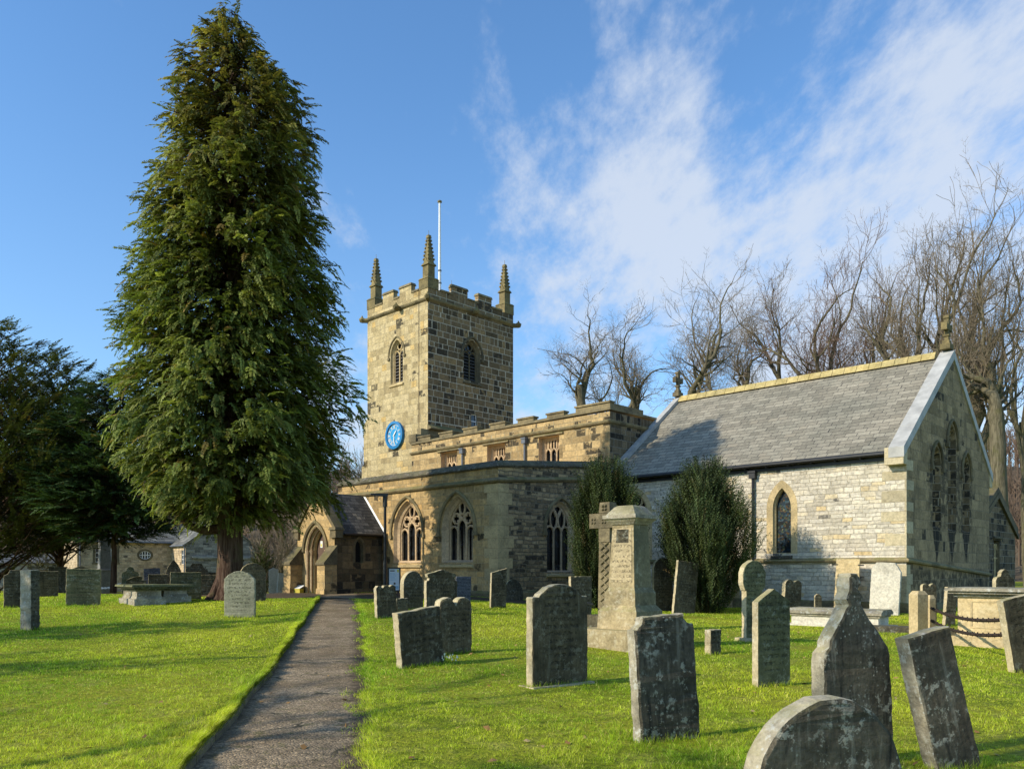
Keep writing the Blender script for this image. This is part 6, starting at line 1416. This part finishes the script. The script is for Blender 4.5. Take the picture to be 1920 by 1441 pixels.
pl,pr_=PL(Y),PR_(Y); lat=np.where(X<(pl+pr_)/2,pl-X,X-pr_); onp=(Y<PEND)&(lat<-.01)
spill=(Y<PEND)&(X>(pl+pr_)/2)&(lat>-.30)&(lat<0)&(np.sin(X*7+Y*3)+np.sin(Y*5.1)+r.normal(0,.6,N)>.7)&(r.random(N)<.6)
# keep clear of the tarmac before the church
ny=np.interp(X,na[:,0],na[:,1]); fy=np.interp(X,fa_[:,0],fa_[:,1]); onc=(X>-22)&(X<1.3)&(Y>ny+.03)&(Y<fy)
cl_=((X-13.8)*.719-(Y-28)*.695<.1)&((X-13.8)*.695+(Y-28)*.719>-.08)      # inside the chancel
keep=((~onp)|spill)&(~onc)&(~cl_); X,Y=X[keep],Y[keep]; N=len(X)
Z=np.where(X<PL(Y),turf(X,Y),gz(X,Y)+.012); cl2=np.sin(X*13+2*np.sin(Y*7))*np.sin(Y*11+2*np.sin(X*9))+.5*np.sin(X*29+Y*17)*np.sin(Y*31-X*23); h=r.uniform(.016,.036,N)*(1+.4*np.sin(X*1.3+Y*.8)*np.sin(Y*1.1)).clip(.6,1.5)*(1+.9*cl2).clip(.15,2.4); w=np.maximum(.0045,.00062*Y)*r.uniform(.7,1.3,N); h=np.maximum(h,w*2.2)
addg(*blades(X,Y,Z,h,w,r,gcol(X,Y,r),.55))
# shaggy cut edge on the left of the path
N=52000; Y=4.5+(PEND-4.5)*r.random(N)**1.8; X=PL(Y)-np.abs(r.normal(0,.05,N))+.015; Z=turf(np.minimum(X,PL(Y)-.001),Y)-.01; h=r.uniform(.03,.10,N)*(.6+.5*np.sin(Y*4.3)**2+.3*np.sin(Y*11)); h=np.maximum(h,.02)
addg(*blades(X,Y,Z,h,np.maximum(.005,.0007*Y),r,gcol(X,Y,r)*.8,.5,np.stack([np.full(N,.75),r.normal(0,.3,N)],1)))
N=26000; Y=4.5+(PEND-4.5)*r.random(N)**1.8; X=PL(Y)+.01+np.abs(r.normal(0,.02,N)); Z=gz(X,Y)+r.uniform(-.02,.09,N); h=r.uniform(.03,.07,N)
addg(*blades(X,Y,Z,h,np.maximum(.006,.0008*Y),r,gcol(X,Y,r)*.45,.5,np.stack([np.full(N,.5),r.normal(0,.3,N)],1)))
N=22000; Y=4.5+(PEND-4.5)*r.random(N)**1.8; X=PR_(Y)+r.normal(0,.06,N); Z=gz(X,Y); h=r.uniform(.02,.06,N); addg(*blades(X,Y,Z,h,np.maximum(.005,.0007*Y),r,gcol(X,Y,r),.6,np.stack([np.full(N,-.4),r.normal(0,.3,N)],1)))
# longer grass the mower leaves round the stones
for (sx,sy,sw,sth,yw) in STONES:
    if sy>26: continue
    n=int(1100*(sw+sth)/max(1,(sy/9))) ; t=r.random(n)*2*(sw+sth); 
    px=np.where(t<sw,t-sw/2,np.where(t<sw+sth,sw/2,np.where(t<2*sw+sth,t-sw-sth-sw/2,-sw/2))); py=np.where(t<sw,-sth/2,np.where(t<sw+sth,t-sw-sth/2,np.where(t<2*sw+sth,sth/2,t-2*sw-sth-sth/2)))
    px=px*1.02+r.normal(0,.035,n); py=py*1.02+r.normal(0,.035,n); c,s=cos(yw),sin(yw); X=sx+px*c-py*s; Y=sy+px*s+py*c
    Z=np.where(X<PL(Y),turf(X,Y),gz(X,Y)+.01); h=r.uniform(.04,.13,n)*r.uniform(.5,1,n); addg(*blades(X,Y,Z,h,np.maximum(.005,.0007*Y),r,gcol(X,Y,r)*.9,.35))
V=np.concatenate(GV);F=np.concatenate(GF);C=np.concatenate(GC)
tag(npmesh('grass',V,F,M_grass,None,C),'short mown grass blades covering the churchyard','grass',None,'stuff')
# fallen leaves on lawn and path
lm=MB(); r=np.random.default_rng(77)
for i in range(150):
    y=r.uniform(5.5,20)**1.0; x=r.uniform(-.6,.62)*y; z=float(turf(x,y) if x<PL(y) else gz(x,y))+(.03 if not(PL(y)<x<PR_(y)) else .012); s=r.uniform(.015,.032); a=r.uniform(0,6.3); q=r.normal(0,.012,4)
    lm.add([(x+s*cos(a+k*PI/2)*(1.6 if k%2 else 1),y+s*sin(a+k*PI/2)*(1.6 if k%2 else 1),z+q[k]) for k in range(4)],[(0,1,2,3)])
T=NT('dry_leaves'); c=T.ramp(T.attr('rnd'),[(0,(.20,.10,.03)),(.5,(.32,.18,.06)),(1,(.40,.30,.13))]); tag(lm.build('fallen_leaves',T.finish(c,.8),None,False,False),'dry brown leaves scattered on lawn and path','leaves',None,'stuff')

# ================================================================== sky, sun, camera
w=bpy.data.worlds.new('World'); S.world=w; w.use_nodes=True; nt=w.node_tree; nt.nodes.clear()
class WT(NT):
    def __init__(s,t): s.t=t
T=WT(nt); out=T.n('ShaderNodeOutputWorld'); bg=T.n('ShaderNodeBackground'); nt.links.new(bg.outputs[0],out.inputs[0])
sk=T.n('ShaderNodeTexSky',sky_type='NISHITA'); sk.sun_disc=False; sk.sun_elevation=SUN_EL; sk.sun_rotation=math.atan2(SUNV.x,SUNV.y); sk.altitude=200; sk.air_density=1.0; sk.dust_density=.4; sk.ozone_density=1.6
hs=T.n('ShaderNodeHueSaturation'); hs.inputs['Saturation'].default_value=1.12; hs.inputs['Value'].default_value=1.0; T.put(hs.inputs['Color'],sk.outputs[0])
skyc=T.mix(1.0,hs.outputs[0],SKYTINT,'MULTIPLY')
g=T.co('Generated'); x,y,z=T.sep(g)
# clouds: flattened on a high layer so they draw out toward the horizon
zz=T.m('ADD',T.m('MAXIMUM',z,0.0),.22); cp=T.comb(T.m('DIVIDE',x,zz),T.m('DIVIDE',y,zz),T.m('MULTIPLY',z,.6))
mpc=T.n('ShaderNodeMapping'); T.put(mpc.inputs[0],cp); mpc.inputs['Rotation'].default_value=(0,0,math.radians(35)); mpc.inputs['Scale'].default_value=(1.5,.75,1)
n1=T.noise(mpc.outputs[0],2.6,10,.60); n2=T.noise(mpc.outputs[0],8.5,7,.65)
def blob(px,py,k,amp):
    d=Vector(((px-CX)/FPX,1,(HOR-py)/FPX)).normalized(); dt=T.n('ShaderNodeVectorMath',operation='DOT_PRODUCT'); T.put(dt.inputs[0],g); dt.inputs[1].default_value=d
    e=T.m('EXPONENT',T.m('MULTIPLY',T.m('SUBTRACT',dt.outputs['Value'],1.0),k)); return T.m('MULTIPLY',e,amp)
acc=None
for b in ((1480,480,40,.30),(1260,240,90,.30),(960,330,75,.38),(1150,330,120,-.22),(1190,450,70,.34),(1090,430,150,-.25),(1420,450,60,.36),(1330,270,110,.20),(1850,120,36,.42),(1760,330,60,.25),(1560,170,140,.18),(1650,620,30,.46),(1880,650,30,.40),(1500,330,80,-.30),(1060,90,60,-.25),(1350,160,90,-.2),(1900,480,60,-.2),(1480,40,60,-.2),(820,420,80,-.3),(40,120,25,-.45),(60,420,25,-.40),(650,150,60,-.3),(1120,560,60,.22),(670,830,90,.22),(1300,60,80,.16),(100,560,60,.06)):
    b=(b[0],b[1],b[2]*2.4,b[3]*.72); q=blob(*b); acc=q if acc is None else T.m('ADD',acc,q)
low=T.m('MULTIPLY',T.sstep(z,.30,.02),.10)
dens=T.m('ADD',T.m('ADD',T.m('MULTIPLY',n1,2.1),T.m('MULTIPLY',n2,1.25)),T.m('ADD',acc,low))
f=T.m('MULTIPLY',T.sstep(dens,1.60,2.36),.84)
skyc=T.mix(T.m('MULTIPLY',T.sstep(z,.55,.0),.30),skyc,HAZE)
c=T.mix(f,skyc,CLOUD); nt.links.new(c,bg.inputs[0]); bg.inputs[1].default_value=SKYSTR
sun=bpy.data.lights.new('sun','SUN'); sun.energy=SUNSTR; sun.angle=math.radians(.5); sun.color=(1,.91,.74); so=bpy.data.objects.new('sun',sun); COL.objects.link(so); so.rotation_euler=(-SUNV).to_track_quat('-Z','Y').to_euler()
cam=bpy.data.cameras.new('camera'); co=bpy.data.objects.new('camera',cam); COL.objects.link(co); co.location=(0,0,EYE); co.rotation_euler=(PI/2,0,0)
cam.sensor_width=36; cam.lens=FPX/1920*36; cam.shift_y=(HOR-720.5)/1920; cam.clip_start=.1; cam.clip_end=6000; S.camera=co
S.render.engine='CYCLES'; S.view_settings.view_transform='Standard'; S.view_settings.look='None'; S.view_settings.exposure=0
S.cycles.use_denoising=True; S.cycles.max_bounces=6; S.cycles.diffuse_bounces=3; S.cycles.transmission_bounces=3
